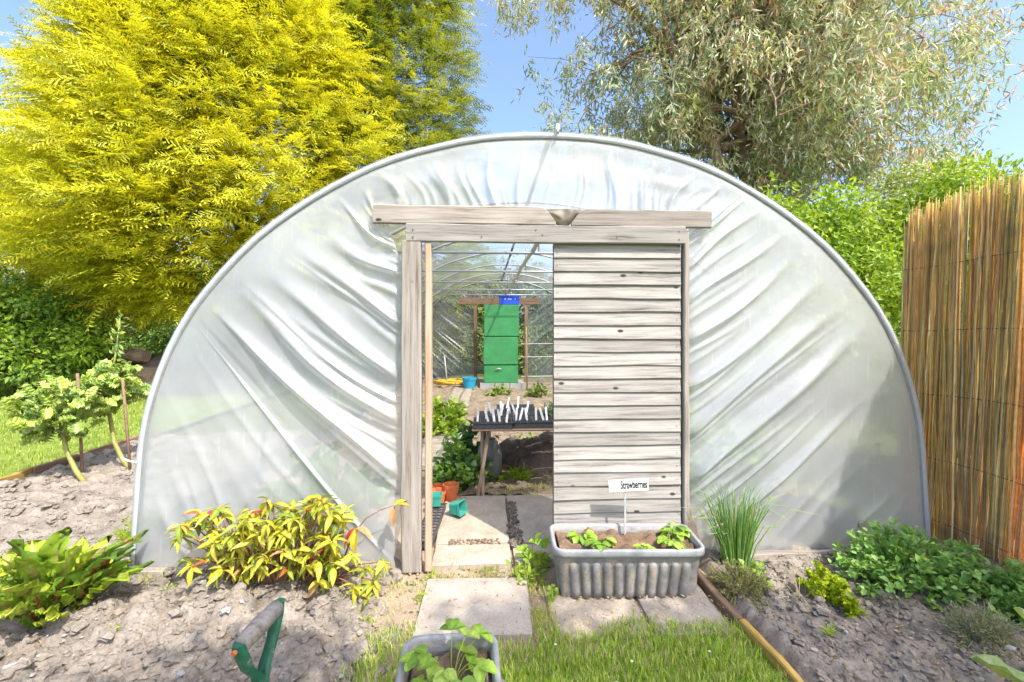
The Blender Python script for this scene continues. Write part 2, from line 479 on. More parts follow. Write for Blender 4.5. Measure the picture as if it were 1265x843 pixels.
def zbed(X, Y):
    return soil_h(X, Y) - .02 + edge_drop(X, Y, -3.6, -.30, .6, 3.2, .16) * (Y < 2.2)
sheet('soil_bed_left', -3.6, -.26, 1.2, 2.86, .0125, lambda X, Y: soil_h(X, Y) - .015 - .10 * np.clip((X + .60 + .10 * fbm(X * 6, Y * 6, 70, 2)) / .3, 0, 1), M['soil'])
sheet('soil_bed_beside_tunnel', -4.38, -1.9, 2.875, 6.4, .022, lambda X, Y: soil_h(X, Y, .8) - .015, M['soil'])
sheet('soil_bed_right', 1.22, 3.6, 1.2, 2.86, .0125, lambda X, Y: soil_h(X + 40, Y, .72) + .0 - .10 * np.clip((1.36 + .02 * (2.4 - Y) - X) / .1, 0, 1), M['soil'])
sheet('path_ground', -.75, 1.33, 1.9, 4.05, .02, lambda X, Y: .010 * fbm(X * 7, Y * 7, 5, 4) - .022, M['sand'])
sheet('tunnel_soil', -2.05, 2.85, 4.0, 12.6, .05, lambda X, Y: soil_h(X, Y, .75) - .03, M['tunnel_soil'])
sheet('tunnel_soil_left', -2.05, -.70, 2.9, 4.0, .035, lambda X, Y: soil_h(X, Y, .7) - .03, M['tunnel_soil'])
sheet('tunnel_soil_right', 1.2, 2.85, 2.9, 4.0, .035, lambda X, Y: soil_h(X, Y, .7) - .03, M['tunnel_soil'])
def zmound(X, Y):
    q = ((X - .62) / .62) ** 2 + ((Y - 4.95) / .42) ** 2
    return .30 * np.clip(1 - q, 0, 1) ** .7 + soil_h(X * 1.3, Y * 1.3, 1.1) - .06
sheet('soil_mound', -.05, 1.3, 4.5, 5.45, .018, zmound, M['dark_soil'])
sheet('lawn', -.75, 1.27, .9, 2.42, .02, lambda X, Y: .012 * fbm(X * 6, Y * 6, 8, 3) - .008 - .06 * np.clip((Y - 2.05 - .14 * fbm(X * 4, Y * 4, 9, 2) + .25 * np.clip(.35 - X, -.2, .8)) / .12, 0, 1), M['lawn'])
sheet('lawn_behind', -22, -4.47, 3.0, 26, .35, lambda X, Y: .03 * fbm(X * .6, Y * .6, 8, 3) - .005, M['lawn'])

# paving slabs are pieces of the path
path = bpy.data.objects['path_ground']
def slab(x0, x1, y0, y1, zt, mat, rot=0):
    w, d, t = x1 - x0, y1 - y0, .05
    n = 10
    a = Acc()
    us = np.linspace(-.5, .5, n)
    X, Y = np.meshgrid(us * w, us * d, indexing='ij')
    ex = np.maximum(abs(X) / (w / 2), abs(Y) / (d / 2))
    Z = zt - .006 * (ex > .99) + .0025 * fbm(X * 9 + x0 * 7, Y * 9, 4, 2)
    off = .004 * fbm(X * 14 + y0 * 5, Y * 14, 6, 2) * (ex > .99)
    V = np.stack([X + off, Y + off, Z], -1).reshape(-1, 3)
    a.add(V, grid_faces(n, n))
    # skirt
    idx = np.arange(n * n).reshape(n, n)
    ring = np.concatenate([idx[:, 0], idx[-1, 1:], idx[-2::-1, -1], idx[0, -2:0:-1]])
    b = V[ring]; b2 = b.copy(); b2[:, 2] = zt - t; m = len(ring)
    j = np.arange(m); k = (j + 1) % m
    a.add(np.vstack([b, b2]), np.stack([j, j + m, k + m, k], 1))
    return obj('paving_slab', a.mesh('paving_slab', mat, False), path, Matrix.Translation(((x0 + x1) / 2, (y0 + y1) / 2, 0)) @ Matrix.Rotation(rot, 4, 'Z'))
slab(-.345, .225, 2.17, 2.66, .012, M['grey_slab'], -.03)
slab(-.335, .155, 2.80, 3.06, .018, M['slab'])
slab(-.345, .155, 3.075, 3.93, .016, M['slab'])
slab(.175, .70, 2.80, 3.06, .010, M['slab'])
slab(.175, .70, 3.075, 3.93, .014, M['slab'])
slab(.72, 1.22, 2.85, 3.93, .012, M['slab'])
slab(.33, .80, 2.13, 2.60, -.004, M['slab'], .04)
slab(.82, 1.20, 2.13, 2.60, .004, M['grey_slab'], -.02)
for k in range(12):
    y = 4.75 + k * .58
    slab(-.78 - .01 * (k % 3), -.33 - .008 * (k % 2), y, y + .565, .03, M['slab'])

# ------------------------------------------------------------------ boards
def board(name, L, Hh, T, mtx, mat, parent, seg=10, warp=.004, notch=0):
    """plank with its length along local X, height Z, thickness Y, softened and slightly warped"""
    xs = np.linspace(-L / 2, L / 2, seg)
    bev = min(.006, T * .3)
    sec = np.array([(-T / 2, -Hh / 2 + bev), (-T / 2, Hh / 2 - bev), (-T / 2 + bev, Hh / 2), (T / 2 - bev, Hh / 2), (T / 2, Hh / 2 - bev), (T / 2, -Hh / 2 + bev), (T / 2 - bev, -Hh / 2), (-T / 2 + bev, -Hh / 2)])
    ph = rng.uniform(0, 99)
    V = []
    for x in xs:
        wz = warp * (fbm(np.array([x * 3 + ph]), np.array([1.0]), 3, 2)[0]); wy = warp * .6 * (fbm(np.array([x * 2.5 + ph]), np.array([7.0]), 3, 2)[0])
        top = warp * 1.2 * fbm(np.array([x * 6 + ph]), np.array([3.0]), 5, 2)[0]
        sc = sec.copy()
        sc[:, 1] += wz; sc[:, 0] += wy
        sc[1:5, 1] += top
        V.append(np.column_stack([np.full(8, x), sc]))
    V = np.array(V)
    if notch:      # one top corner rounded away at the end (+1 right, -1 left)
        for i, x in enumerate(xs):
            q = (x * notch - (L / 2 - .09)) / .09
            if q > 0:
                V[i, 2:5, 2] -= Hh * .8 * q ** 1.6; V[i, 1, 2] = V[i, 2, 2] - .004; V[i, 4, 2] = V[i, 3, 2] - .004
                V[i, :, 2] = np.maximum(V[i, :, 2], -Hh / 2)
    n = 8
    i = np.arange(seg - 1)[:, None] * n; j = np.arange(n)[None]; k = (j + 1) % n
    Q = np.stack([i + j, i + n + j, i + n + k, i + k], -1).reshape(-1, 4)
    a = Acc(); a.add(V.reshape(-1, 3), Q)
    a.add(V[0], np.array([[0, 1, 2, 3], [0, 3, 4, 7], [4, 5, 6, 7]])); a.add(V[-1], np.array([[3, 2, 1, 0], [7, 4, 3, 0], [7, 6, 5, 4]]))
    return obj(name, a.mesh(name, mat, False), parent, mtx)

def TR(x, y, z, ry=0, rz=0, rx=0):
    return Matrix.Translation((x, y, z)) @ Euler((rx, ry, rz)).to_matrix().to_4x4()
UP = R(-90)

# ------------------------------------------------------------------ polytunnel
TX, TY0, TY1 = .395, 2.83, 11.83
prof = np.array([(2.525, -.03), (2.515, .2), (2.50, .42), (2.475, .8), (2.43, 1.02), (2.37, 1.21), (2.30, 1.38), (2.18, 1.60), (2.0, 1.82), (1.82, 2.01), (1.64, 2.155), (1.40, 2.315), (1.14, 2.455), (.94, 2.54), (.5, 2.655), (.2, 2.685), (0, 2.69)]) * np.array([.985, .988])
pl = np.vstack([prof * (-1, 1), prof[-2::-1]])
cum = np.concatenate([[0], np.cumsum(np.hypot(*np.diff(pl, axis=0).T))])
uu = np.linspace(0, cum[-1], 241)
PX = np.interp(uu, cum, pl[:, 0]); PZ = np.interp(uu, cum, pl[:, 1])
for _ in range(14):
    PX[1:-1] = .25 * PX[:-2] + .5 * PX[1:-1] + .25 * PX[2:]; PZ[1:-1] = .25 * PZ[:-2] + .5 * PZ[1:-1] + .25 * PZ[2:]
PX = PX + TX

tun = thing('polytunnel', (TX, TY0, 0), 'large clear plastic polytunnel with weathered timber doorway and sliding slatted door', 'polytunnel')

CT = [((-2.05, .02), (-2.10, .09)), ((-1.68, .0), (-2.08, .81)), ((-1.28, .0), (-1.96, 1.30)), ((-.58, .0), (-1.83, 1.55)), ((-.515, .30), (-1.80, 1.61)), ((-.515, .77), (-1.73, 1.71)), ((-.515, 1.34), (-1.47, 1.99)), ((-.515, 1.84), (-1.06, 2.31)), ((-.62, 2.15), (-.84, 2.44)), ((-.01, 2.15), (-.06, 2.67)), ((.45, 2.13), (.45, 2.69)), ((.91, 2.15), (1.02, 2.62)), ((1.36, 2.15), (1.57, 2.41)), ((1.25, 1.98), (1.73, 2.32)), ((1.25, 1.49), (2.03, 2.13)), ((1.25, .97), (2.36, 1.81)), ((1.26, .41), (2.58, 1.51)), ((1.40, .0), (2.75, 1.17)), ((2.09, .0), (2.86, .75)), ((2.58, .0), (2.89, .22)), ((2.86, .0), (2.90, .02))]
NS, NT = 1300, 42
sv = np.linspace(0, 20, NS)
inn = np.array([c[0] for c in CT]); 
IX = np.interp(sv, np.arange(21), inn[:, 0]); IZ = np.interp(sv, np.arange(21), inn[:, 1])
ou = [uu[np.argmin((PX - c[1][0]) ** 2 + (PZ - c[1][1]) ** 2)] for c in CT]
OU = np.interp(sv, np.arange(21), ou)
ker = np.hanning(61); ker /= ker.sum()
pad = np.pad(OU, 30, mode='edge'); OU = np.convolve(pad, ker, 'valid')
OXs = np.interp(OU, uu, PX); OZs = np.interp(OU, uu, PZ)
tv = np.linspace(0, 1, NT)
S, Tt = np.meshgrid(sv, tv, indexing='ij')
bow = np.zeros_like(S)
Dp = .022 * fbm(S * .9, Tt * 2.0, 12, 3) * np.sin(np.pi * Tt)
wr = []
rw = random.Random(21)
def add_w(c, w, a, t0, t1, dr=0., asym=.5): wr.append((c, w, a, t0, t1, dr, asym))
for k in range(9): add_w(.9 + k * .26 + rw.uniform(-.1, .1), rw.uniform(.06, .16), rw.uniform(.006, .016), -.1, rw.uniform(.7, 1.05), rw.uniform(-.2, .2))
for k in range(24): add_w(4.25 + k * .155 + rw.uniform(-.08, .08), rw.uniform(.03, .09), rw.uniform(.006, .020), -.3, rw.uniform(.45, .98), rw.uniform(-.25, .25), rw.uniform(-.9, .9))
for c, w, a, t1, dr in ((4.45, .20, .085, 1.0, .30), (5.15, .14, .06, .97, .2), (5.7, .12, .05, .9, .1), (6.25, .10, .04, .9, .15), (6.8, .09, .035, .85, .0), (7.35, .07, .03, .9, -.1)):
    add_w(c, w, a, -.35, t1, dr, .85)
for k in range(40): add_w(8.0 + k * .10 + rw.uniform(-.04, .04), rw.uniform(.014, .035), rw.uniform(.004, .013), -.4, rw.uniform(.3, .98), rw.uniform(-.05, .05), rw.uniform(-.8, .8))
for c, a in ((8.15, .02), (8.6, .018), (9.15, .018), (9.5, .016), (10.7, .03), (11.1, .02), (11.5, .022), (11.85, .02)): add_w(c, .04, a, -.4, .95, rw.uniform(-.1, .1), .6)
for k in range(26): add_w(12.5 + k * .16 + rw.uniform(-.08, .08), rw.uniform(.03, .08), rw.uniform(.006, .018), -.3, rw.uniform(.5, 1.0), rw.uniform(-.15, .15), rw.uniform(-.9, .9))
for c, w, a, t1, dr in ((13.3, .07, .03, .95, 0.), (13.8, .08, .035, .95, .1), (14.3, .09, .04, .9, 0.), (14.8, .10, .04, .95, .1), (15.35, .12, .05, .95, 0.), (15.95, .16, .075, 1.0, -.1), (16.75, .10, .04, .9, .2)):
    add_w(c, w, a, -.35, t1, dr, -.9)
for k in range(7): add_w(17.1 + k * .28 + rw.uniform(-.1, .1), rw.uniform(.05, .12), rw.uniform(.004, .011), -.1, rw.uniform(.6, 1.0), rw.uniform(-.2, .2))
for c, w, a, t0, t1, dr, asy in wr:
    sc_ = c + dr * Tt + .06 * np.sin(Tt * 5 + c * 3)
    q = (S - sc_) / (w * (.75 + .7 * Tt))
    tw = np.clip((Tt - t0) / .35, 0, 1) * np.clip((t1 - Tt) / .55, 0, 1)
    tw = tw * tw * (3 - 2 * tw)
    if a > .024: a *= .72
    Dp += a * np.exp(-q * q) * (1 + asy * np.tanh(2.2 * q)) * tw
pin = np.clip(Tt / .06, 0, 1) * np.clip((1 - Tt) / .10, 0, 1)
edge_s = np.clip(S / .5, 0, 1) * np.clip((20 - S) / .5, 0, 1)
Yf = TY0 - .004 - (Dp * pin) * edge_s + .008 * (1 - pin)
Xf = IX[:, None] * (1 - Tt) + OXs[:, None] * Tt
Zf = IZ[:, None] * (1 - Tt) + OZs[:, None] * Tt
# folds sag a little between frame and hoop
sag = .05 * np.sin(np.pi * Tt) * np.clip((S - 2.8) / 1.0, 0, 1) * np.clip((8 - S) / 1.0, 0, 1) + .02 * np.sin(np.pi * Tt) * np.clip((S - 12.5), 0, 1) * np.clip(17 - S, 0, 1)
Zf = Zf - sag
V = np.stack([Xf, Yf, Zf], -1).reshape(-1, 3)
obj('front_sheet', mesh_np('front_sheet', V, grid_faces(NS, NT), mat=M['film'], smooth=True), tun)

# roof sheet, sagging a little between hoops
ny = 91
ys = np.linspace(TY0 - .01, TY1 + .01, ny)
ph = ((ys - TY0) / 1.5) % 1
dip = .022 * np.sin(np.pi * ph) ** 2
k = np.arange(0, 241, 3)
RX, RZ = PX[k], PZ[k]
sc = 1 + (0.012 - dip)[:, None]
V = np.stack([(RX[None] - TX) * sc + TX, np.repeat(ys[:, None], len(k), 1) , RZ[None] * sc], -1)
V[..., 2] += .006 * fbm(V[..., 0] * 3, V[..., 1] * 3, 51, 2)
obj('roof_sheet', mesh_np('roof_sheet', V.reshape(-1, 3), grid_faces(ny, len(k)), mat=M['roof_film'], smooth=True), tun)
# rear sheet with pulled folds round its doorway
NSr = 420
CR = [((-2.05, 0), (-2.10, .09)), ((-1.3, 0), (-2.05, .95)), ((-.32, 0), (-1.9, 1.42)), ((-.32, .9), (-1.6, 1.86)), ((-.32, 1.9), (-.9, 2.41)), ((-.32, 2.1), (-.3, 2.62)), ((.35, 2.1), (.395, 2.69)), ((1.05, 2.1), (1.1, 2.6)), ((1.05, 1.9), (1.7, 2.4)), ((1.05, .9), (2.4, 1.86)), ((1.05, 0), (2.69, 1.42)), ((2.1, 0), (2.84, .95)), ((2.86, 0), (2.9, .09))]
sr = np.linspace(0, 12, NSr); tr_ = np.linspace(0, 1, 16)
ci = np.array([c[0] for c in CR]); co = [uu[np.argmin((PX - c[1][0]) ** 2 + (PZ - c[1][1]) ** 2)] for c in CR]
ix = np.interp(sr, np.arange(13), ci[:, 0]); iz = np.interp(sr, np.arange(13), ci[:, 1]); oo = np.interp(sr, np.arange(13), co)
ox = np.interp(oo, uu, PX); oz = np.interp(oo, uu, PZ)
S2, T2 = np.meshgrid(sr, tr_, indexing='ij')
d2 = .06 * abs(fbm(S2 * 9, T2 * .6 + S2 * .2, 60, 2)) * np.sin(np.pi * np.clip(T2 + .12, 0, 1))
V = np.stack([ix[:, None] * (1 - T2) + ox[:, None] * T2, TY1 - d2, iz[:, None] * (1 - T2) + oz[:, None] * T2], -1)
obj('rear_sheet', mesh_np('rear_sheet', V.reshape(-1, 3), grid_faces(NSr, 16), mat=M['rear_film'], smooth=True), tun)

kk = np.arange(0, 241, 4)
hp = np.column_stack([PX[kk], np.zeros(len(kk)), PZ[kk]])
Vh, Qh = tube(hp, .015, 8)
a = Acc(); a.add(Vh, Qh); hoop_me = a.mesh('hoop', M['steel'], True)
for i in range(7):
    obj('hoop', hoop_me, tun, Matrix.Translation((0, TY0 + .01 + i * (TY1 - TY0 - .02) / 6, 0)))
# film gathered round the front hoop
hg = hp.copy(); hg[:, 1] = TY0 + .004
hg[:, 0] = (hg[:, 0] - TX) * 1.006 + TX; hg[:, 2] *= 1.004
rad = .0185 + .003 * np.array([fbm(np.array([q * .9]), np.array([2.]), 4, 2)[0] for q in range(len(kk))])
a = Acc(); a.tube(hg, rad, 8); a.build('gathered_hem', M['edge_film'], tun, True)
# clip on the hem near the ridge
a = Acc(); a.tube([(.44, 2.80, 2.665), (.44, 2.795, 2.70), (.445, 2.83, 2.735), (.45, 2.86, 2.71)], .012, 6); a.build('hem_clip', M['white_plastic'], tun, True)
a = Acc(); a.tube([(-2.145, 2.80, .70), (-2.10, 2.79, .685), (-2.06, 2.80, .67)], .006, 5); a.build('hem_clip', M['white_plastic'], tun, True)
a = Acc(); a.tube([(TX, TY0 + .02, 2.655), (TX, TY1 - .02, 2.655)], .017, 8); a.build('ridge_pole', M['dark_pipe'], tun, True)
for i in range(1, 6):
    y = TY0 + .01 + i * (TY1 - TY0 - .02) / 6
    hw = np.interp(2.17, PZ[:121], -(PX[:121] - TX))
    a = Acc(); a.tube([(TX - hw + .01, y, 2.17), (TX + hw - .01, y, 2.17)], .013, 8)
    a.build('crop_bar', M['steel'], tun, True)
    a = Acc(); a.tube([(.50, y, 2.18), (.50, y, 2.64)], .006, 6); a.build('hanger_rod', M['steel'], tun, True)
a = Acc()
yy = np.linspace(3.2, 10.6, 24)
a.tube(np.column_stack([.46 + .012 * np.sin(yy * 3), yy, 2.235 + .012 * np.sin(yy * 4.2)]), .022, 8); a.build('water_pipe', M['white_pipe'], tun, True)

# timber doorway
board('lintel_board', 1.105, .112, .035, TR(-.1285, 2.785, 2.150), M['old_wood'], tun, 30, .005, notch=1)
board('lintel_board', .882, .108, .035, TR(.963, 2.785, 2.142), M['old_wood'], tun, 30, .005, notch=-1)
board('header_board', 1.713, .108, .034, TR(.3745, 2.772, 2.036), M['slat_wood'], tun, 16, .004)
board('door_post', 1.985, .118, .06, TR(-.452, 2.785, .99, UP), M['old_wood'], tun, 14, .004)
board('door_post', 1.975, .038, .075, TR(-.352, 2.80, .985, UP), M['new_wood'], tun, 12, .002)
board('door_post', 2.06, .034, .06, TR(1.247, 2.80, 1.03, UP), M['old_wood'], tun, 14, .004)
board('door_rail', 1.55, .05, .03, TR(.45, 2.86, 2.03), M['brown_wood'], tun, 8)
board('base_board', 1.40, .062, .05, TR(-1.32, 2.795, .012), M['old_wood'], tun, 10, .006)
board('base_board', 1.50, .062, .05, TR(2.05, 2.795, .008), M['old_wood'], tun, 10, .006)
# sliding slatted door
a = Acc()
for x in (.435, .82, 1.205): a.box((x - .02, 2.815, .06), (x + .02, 2.84, 1.985))
door = a.build('door', M['brown_wood'], tun)
pit = .0832
for i in range(23):
    z = 1.942 - i * pit
    board('slat', .80, .097, .013, TR(.815, 2.797, z, R(rng.uniform(-.25, .25)), 0, R(-8 + rng.normal(0, .8))), M['slat_wood'], door, 13, .0045)
# dirty film sagging into the notch between the lintel boards
us = np.linspace(-1, 1, 41); vs_ = np.linspace(0, 1, 16)
U_, V_ = np.meshgrid(us, vs_, indexing='ij')
lo = 2.155 - .085 * np.clip(1 - abs(U_) / .26, 0, 1) ** .7
hi = 2.185 + .02 * np.clip(1 - U_ ** 2, 0, 1) ** 1.2
Vp = np.stack([.475 + U_ * .30, 2.812 - .020 * np.clip(1 - U_ ** 2, 0, 1) * np.sin(np.pi * np.clip(V_ * .9 + .1, 0, 1)) - .006 * fbm(U_ * 7, V_ * 3, 19, 2), lo + (hi - lo) * V_], -1)
obj('film_pouch', mesh_np('film_pouch', Vp.reshape(-1, 3), grid_faces(41, 16), mat=M['dirty_film'], smooth=True), tun)
# nails along the header
a = Acc()
for x, z in [(-.44, 2.055), (-.44, 2.01), (.30, 2.06), (.34, 2.03), (1.19, 2.06), (1.19, 2.01), (-.03, 2.015), (.8, 2.02)]:
    a.tube([(x, 2.7535, z), (x, 2.7505, z)], .0045, 8)
a.build('nails', M['brown_wood'], tun)['kind'] = 'stuff'
a = Acc()
for i in range(23):
    z = 1.942 - i * pit - .012
    for x in (.437, 1.19): a.tube([(x, 2.79, z), (x, 2.7855, z)], .003, 6)
a.build('slat_nails', M['brown_wood'], tun)['kind'] = 'stuff'
for z in np.linspace(.15, 1.85, 7): pass
# rear doorway
board('rear_lintel', 2.10, .17, .05, TR(.33, 11.70, 2.10), M['brown_wood'], tun)
board('rear_post', 2.02, .09, .07, TR(-.285, 11.72, 1.01, UP), M['brown_wood'], tun)
board('rear_post', 2.02, .09, .07, TR(1.02, 11.72, 1.01, UP), M['brown_wood'], tun)

# ------------------------------------------------------------------ reed fence
FX = 3.13
fence = thing('reed_fence', (FX, 2.2, 0), 'tall golden reed screen standing beside the right end of the tunnel', 'fence')
reed_cols = [(.90, .74, .38), (.85, .65, .28), (.92, .79, .48), (.66, .50, .27), (.93, .85, .60), (.88, .69, .32)]
reed_meshes = []
for i in range(10):
    a = Acc(); Lr = 1.0
    zz = np.linspace(0, 1, 9)
    pts = np.column_stack([.010 * np.cumsum(rng.normal(size=9)) * .3, .016 * np.cumsum(rng.normal(size=9)) * .4, zz])
    rr = np.full(9, .0033) * (1 + .25 * rng.random(9))
    rr[-1] *= .5
    Vt, Qt = tube(pts, rr, 5)
    c = np.array(reed_cols[i % 6]); cc = c * (1 + .18 * rng.normal(size=(len(Vt), 1)))
    a.add(Vt, Qt, np.clip(cc, .02, .9)); reed_meshes.append(a.mesh('reed', M['reed'], False))
ry = []
y = 3.30
while y > 1.3:
    ry.append(y); y -= rng.uniform(.0016, .0034)
stuff = Acc()
for i, y in enumerate(ry):
    h = rng.normal(2.31, .035) + .06 * fbm(np.array([y * 3.]), np.array([0.]), 2, 2)[0]
    wt = rng.uniform(.7, 1.5)
    lean = math.radians(2.2 + rng.normal(0, .9) + (2.5 * fbm(np.array([y * 2.]), np.array([5.]), 3, 2)[0]))
    if y < 2.0: h += .03
    mt = Matrix.Translation((FX + rng.normal(0, .011), y, 0)) @ Euler((lean, R(rng.normal(0, .5)), rng.uniform(0, 6))).to_matrix().to_4x4() if False else Matrix.Translation((FX + rng.normal(0, .016), y, -.02)) @ Matrix.Rotation(lean, 4, 'X') @ Matrix.Rotation(rng.uniform(0, 6.28), 4, 'Z') @ Matrix.Diagonal((wt, wt, h + .02, 1))
    me = reed_meshes[rng.integers(10)]
    if i < 300:
        obj('reed', me, fence, mt)
    else:
        v = np.empty(len(me.vertices) * 3, np.float32); me.vertices.foreach_get('co', v); v = v.reshape(-1, 3)
        A = np.array(mt); v = v @ A[:3, :3].T + A[:3, 3]
        Vt, Qt = v, tube(np.column_stack([np.zeros(9), np.zeros(9), np.linspace(0, 1, 9)]), .01, 5)[1]
        stuff.add(Vt, Qt, reed_cols[i % 6])
if stuff.n:
    o = stuff.build('reeds', M['reed'], fence); o['kind'] = 'stuff'
for z in (.12, .55, 1.0, 1.45, 1.9):
    a = Acc(); yv = np.linspace(3.31, 1.3, 40)
    a.tube(np.column_stack([np.full(40, FX - .022) + .004 * np.sin(yv * 60), yv, z + .012 * np.sin(yv * 5 + z)]), .0022, 4)
    a.build('tie_wire', M['dark_pipe'], fence)
for yq in (3.2, 1.36):
    a = Acc(); a.tube([(FX + .05, yq, -.1), (FX + .05, yq, 2.1)], .028, 8); a.build('fence_post', M['bark'], fence, True)

# ------------------------------------------------------------------ clods lying on the beds
def ico():
    t = (1 + 5 ** .5) / 2
    v = unit(np.array([(-1, t, 0), (1, t, 0), (-1, -t, 0), (1, -t, 0), (0, -1, t), (0, 1, t), (0, -1, -t), (0, 1, -t), (t, 0, -1), (t, 0, 1), (-t, 0, -1), (-t, 0, 1)]))
    f = np.array([(0, 11, 5), (0, 5, 1), (0, 1, 7), (0, 7, 10), (0, 10, 11), (1, 5, 9), (5, 11, 4), (11, 10, 2), (10, 7, 6), (7, 1, 8), (3, 9, 4), (3, 4, 2), (3, 2, 6), (3, 6, 8), (3, 8, 9), (4, 9, 5), (2, 4, 11), (6, 2, 10), (8, 6, 7), (9, 8, 1)])
    # one subdivision
    vv = list(map(tuple, v)); cache = {}
    def mid(a, b):
        k = (min(a, b), max(a, b))
        if k not in cache:
            m = (np.array(vv[a]) + np.array(vv[b])) / 2; m /= np.linalg.norm(m); vv.append(tuple(m)); cache[k] = len(vv) - 1
        return cache[k]
    nf = []
    for a, b, c in f:
        x, y, z = mid(a, b), mid(b, c), mid(c, a)
        nf += [(a, x, z), (b, y, x), (c, z, y), (x, y, z)]
    return np.array(vv), np.array(nf)
ICV, ICF = ico()
ICV0, ICF0 = ICV[:12], np.array([(0, 11, 5), (0, 5, 1), (0, 1, 7), (0, 7, 10), (0, 10, 11), (1, 5, 9), (5, 11, 4), (11, 10, 2), (10, 7, 6), (7, 1, 8), (3, 9, 4), (3, 4, 2), (3, 2, 6), (3, 6, 8), (3, 8, 9), (4, 9, 5), (2, 4, 11), (6, 2, 10), (8, 6, 7), (9, 8, 1)])

def clods(name, x0, x1, y0, y1, n, smin, smax, mat, zf, keep=None):
    x = rng.uniform(x0, x1, n); y = rng.uniform(y0, y1, n)
    if keep is not None:
        m = keep(x, y); x, y = x[m], y[m]; n = len(x)
    s = smin * (smax / smin) ** (rng.random(n) ** 2.2)
    Vs, Fs, off = [], [], 0
    for big in (False, True):
        m = (s > .016) if big else (s <= .016)
        k = int(m.sum())
        if not k: continue
        iv, jf = (ICV, ICF) if big else (ICV0, ICF0)
        base = iv[None] * (1 + .25 * rng.normal(size=(k, len(iv), 1)).clip(-1.6, 1.6))
        an = rng.uniform(0, 6.28, k); ca, sa = np.cos(an)[:, None], np.sin(an)[:, None]
        sk_ = s[m][:, None]
        bx = base[..., 0] * rng.uniform(.8, 1.5, (k, 1)); by = base[..., 1]; bz = base[..., 2] * rng.uniform(.45, .8, (k, 1))
        Vs.append(np.stack([(bx * ca - by * sa) * sk_ + x[m][:, None], (bx * sa + by * ca) * sk_ + y[m][:, None], bz * sk_ + (zf(x[m], y[m]) + s[m] * .12)[:, None]], -1).reshape(-1, 3))
        Fs.append((jf[None] + (np.arange(k) * len(iv))[:, None, None]).reshape(-1, 3) + off); off += k * len(iv)
    V = np.concatenate(Vs); F = np.concatenate(Fs)
    o = obj(name, mesh_np(name, V.reshape(-1, 3), F, mat=mat, smooth=False))
    tag(o, kind='stuff')
    return o
tag(clods('loose_clods', -3.3, -.36, 1.6, 2.80, 5200, .004, .036, M['soil'], lambda x, y: soil_h(x, y) - .015 - .10 * np.clip((x + .60) / .3, 0, 1), keep=lambda x, y: rng.random(len(x)) < np.clip((-.25 - x) / .4, .12, 1)), 'loose grey clods on the left soil bed', 'soil')
tag(clods('loose_clods', -4.3, -2.2, 2.9, 6.0, 1800, .008, .038, M['soil'], lambda x, y: soil_h(x, y, .8) - .015), 'loose grey clods on the bed beside the tunnel wall', 'soil')
tag(clods('loose_clods', 1.38, 3.05, 1.6, 2.78, 3000, .005, .026, M['soil'], lambda x, y: soil_h(x + 40, y, .72)), 'small dry clods on the right soil bed', 'soil')
tag(clods('soil_crumbs', -.7, 1.25, 2.0, 2.82, 900, .003, .010, M['sand'], lambda x, y: x * 0 - .012, keep=lambda x, y: ~((x > -.34) & (x < .22) & (y > 2.18) & (y < 2.65))), 'sandy crumbs scattered round the paving', 'soil')
tag(clods('soil_crumbs', -.2, 1.2, 4.05, 7.0, 800, .008, .035, M['tunnel_soil'], lambda x, y: soil_h(x, y, .75) - .03), 'brown crumbs on the soil inside the tunnel', 'soil')
tag(clods('soil_spill', .16, .24, 3.0, 3.75, 160, .006, .02, M['dark_soil'], lambda x, y: x * 0 + .018), 'line of dark crumbs in the joint between the doorway slabs', 'soil')
tag(clods('soil_spill', -.25, .10, 3.045, 3.12, 110, .004, .012, M['compost'], lambda x, y: x * 0 + .018), 'brown crumbs along the cross joint of the doorway slabs', 'soil')

def litter(name, x0, x1, y0, y1, n, zf, size, cols, label):
    x = rng.uniform(x0, x1, n); y = rng.uniform(y0, y1, n)
    P = np.column_stack([x, y, zf(x, y) + .012])
    D = rand_unit(n) * np.array([1, 1, .25]); U = rand_unit(n) * .5 + np.array([0, 0, 1.])
    V, T = leaves4(P, D, U, size * rng.uniform(.5, 1.5, n), size * rng.uniform(.12, .5, n), .2)
    o = obj(name, mesh_np(name, V, T, np.repeat(pick(cols, n, .2), 4, 0), M['leaf'])); tag(o, label, 'litter', kind='stuff')
dead = [(.50, .38, .20), (.38, .25, .12), (.60, .50, .30), (.30, .18, .09)]
litter('leaf_litter', -3.2, -.6, 1.7, 2.8, 260, lambda x, y: soil_h(x, y) + .01, .026, dead, 'dead leaves and straw bits on the left soil bed')
litter('leaf_litter', 1.35, 3.0, 1.7, 2.8, 260, lambda x, y: soil_h(x + 40, y, .72) + .015, .024, dead, 'dead leaves and straw bits on the right soil bed')
litter('straw_litter', .25, 1.25, 2.15, 2.62, 420, lambda x, y: x * 0 + .006, .022, dead[:1] + dead[2:3], 'pale straw scattered on the slabs before the trough')
litter('leaf_litter', -.6, .3, 2.1, 2.85, 160, lambda x, y: x * 0 + .004, .018, dead, 'brown bits scattered round the front path slab')
tag(clods('pale_stones', -3.2, -.5, 1.7, 2.8, 90, .006, .02, M['block'], lambda x, y: soil_h(x, y) - .005), 'small pale stones lying on the left soil bed', 'stones')
tag(clods('pale_stones', 1.4, 3.0, 1.7, 2.8, 80, .006, .018, M['block'], lambda x, y: soil_h(x + 40, y, .72) + .01), 'small pale stones lying on the right soil bed', 'stones')

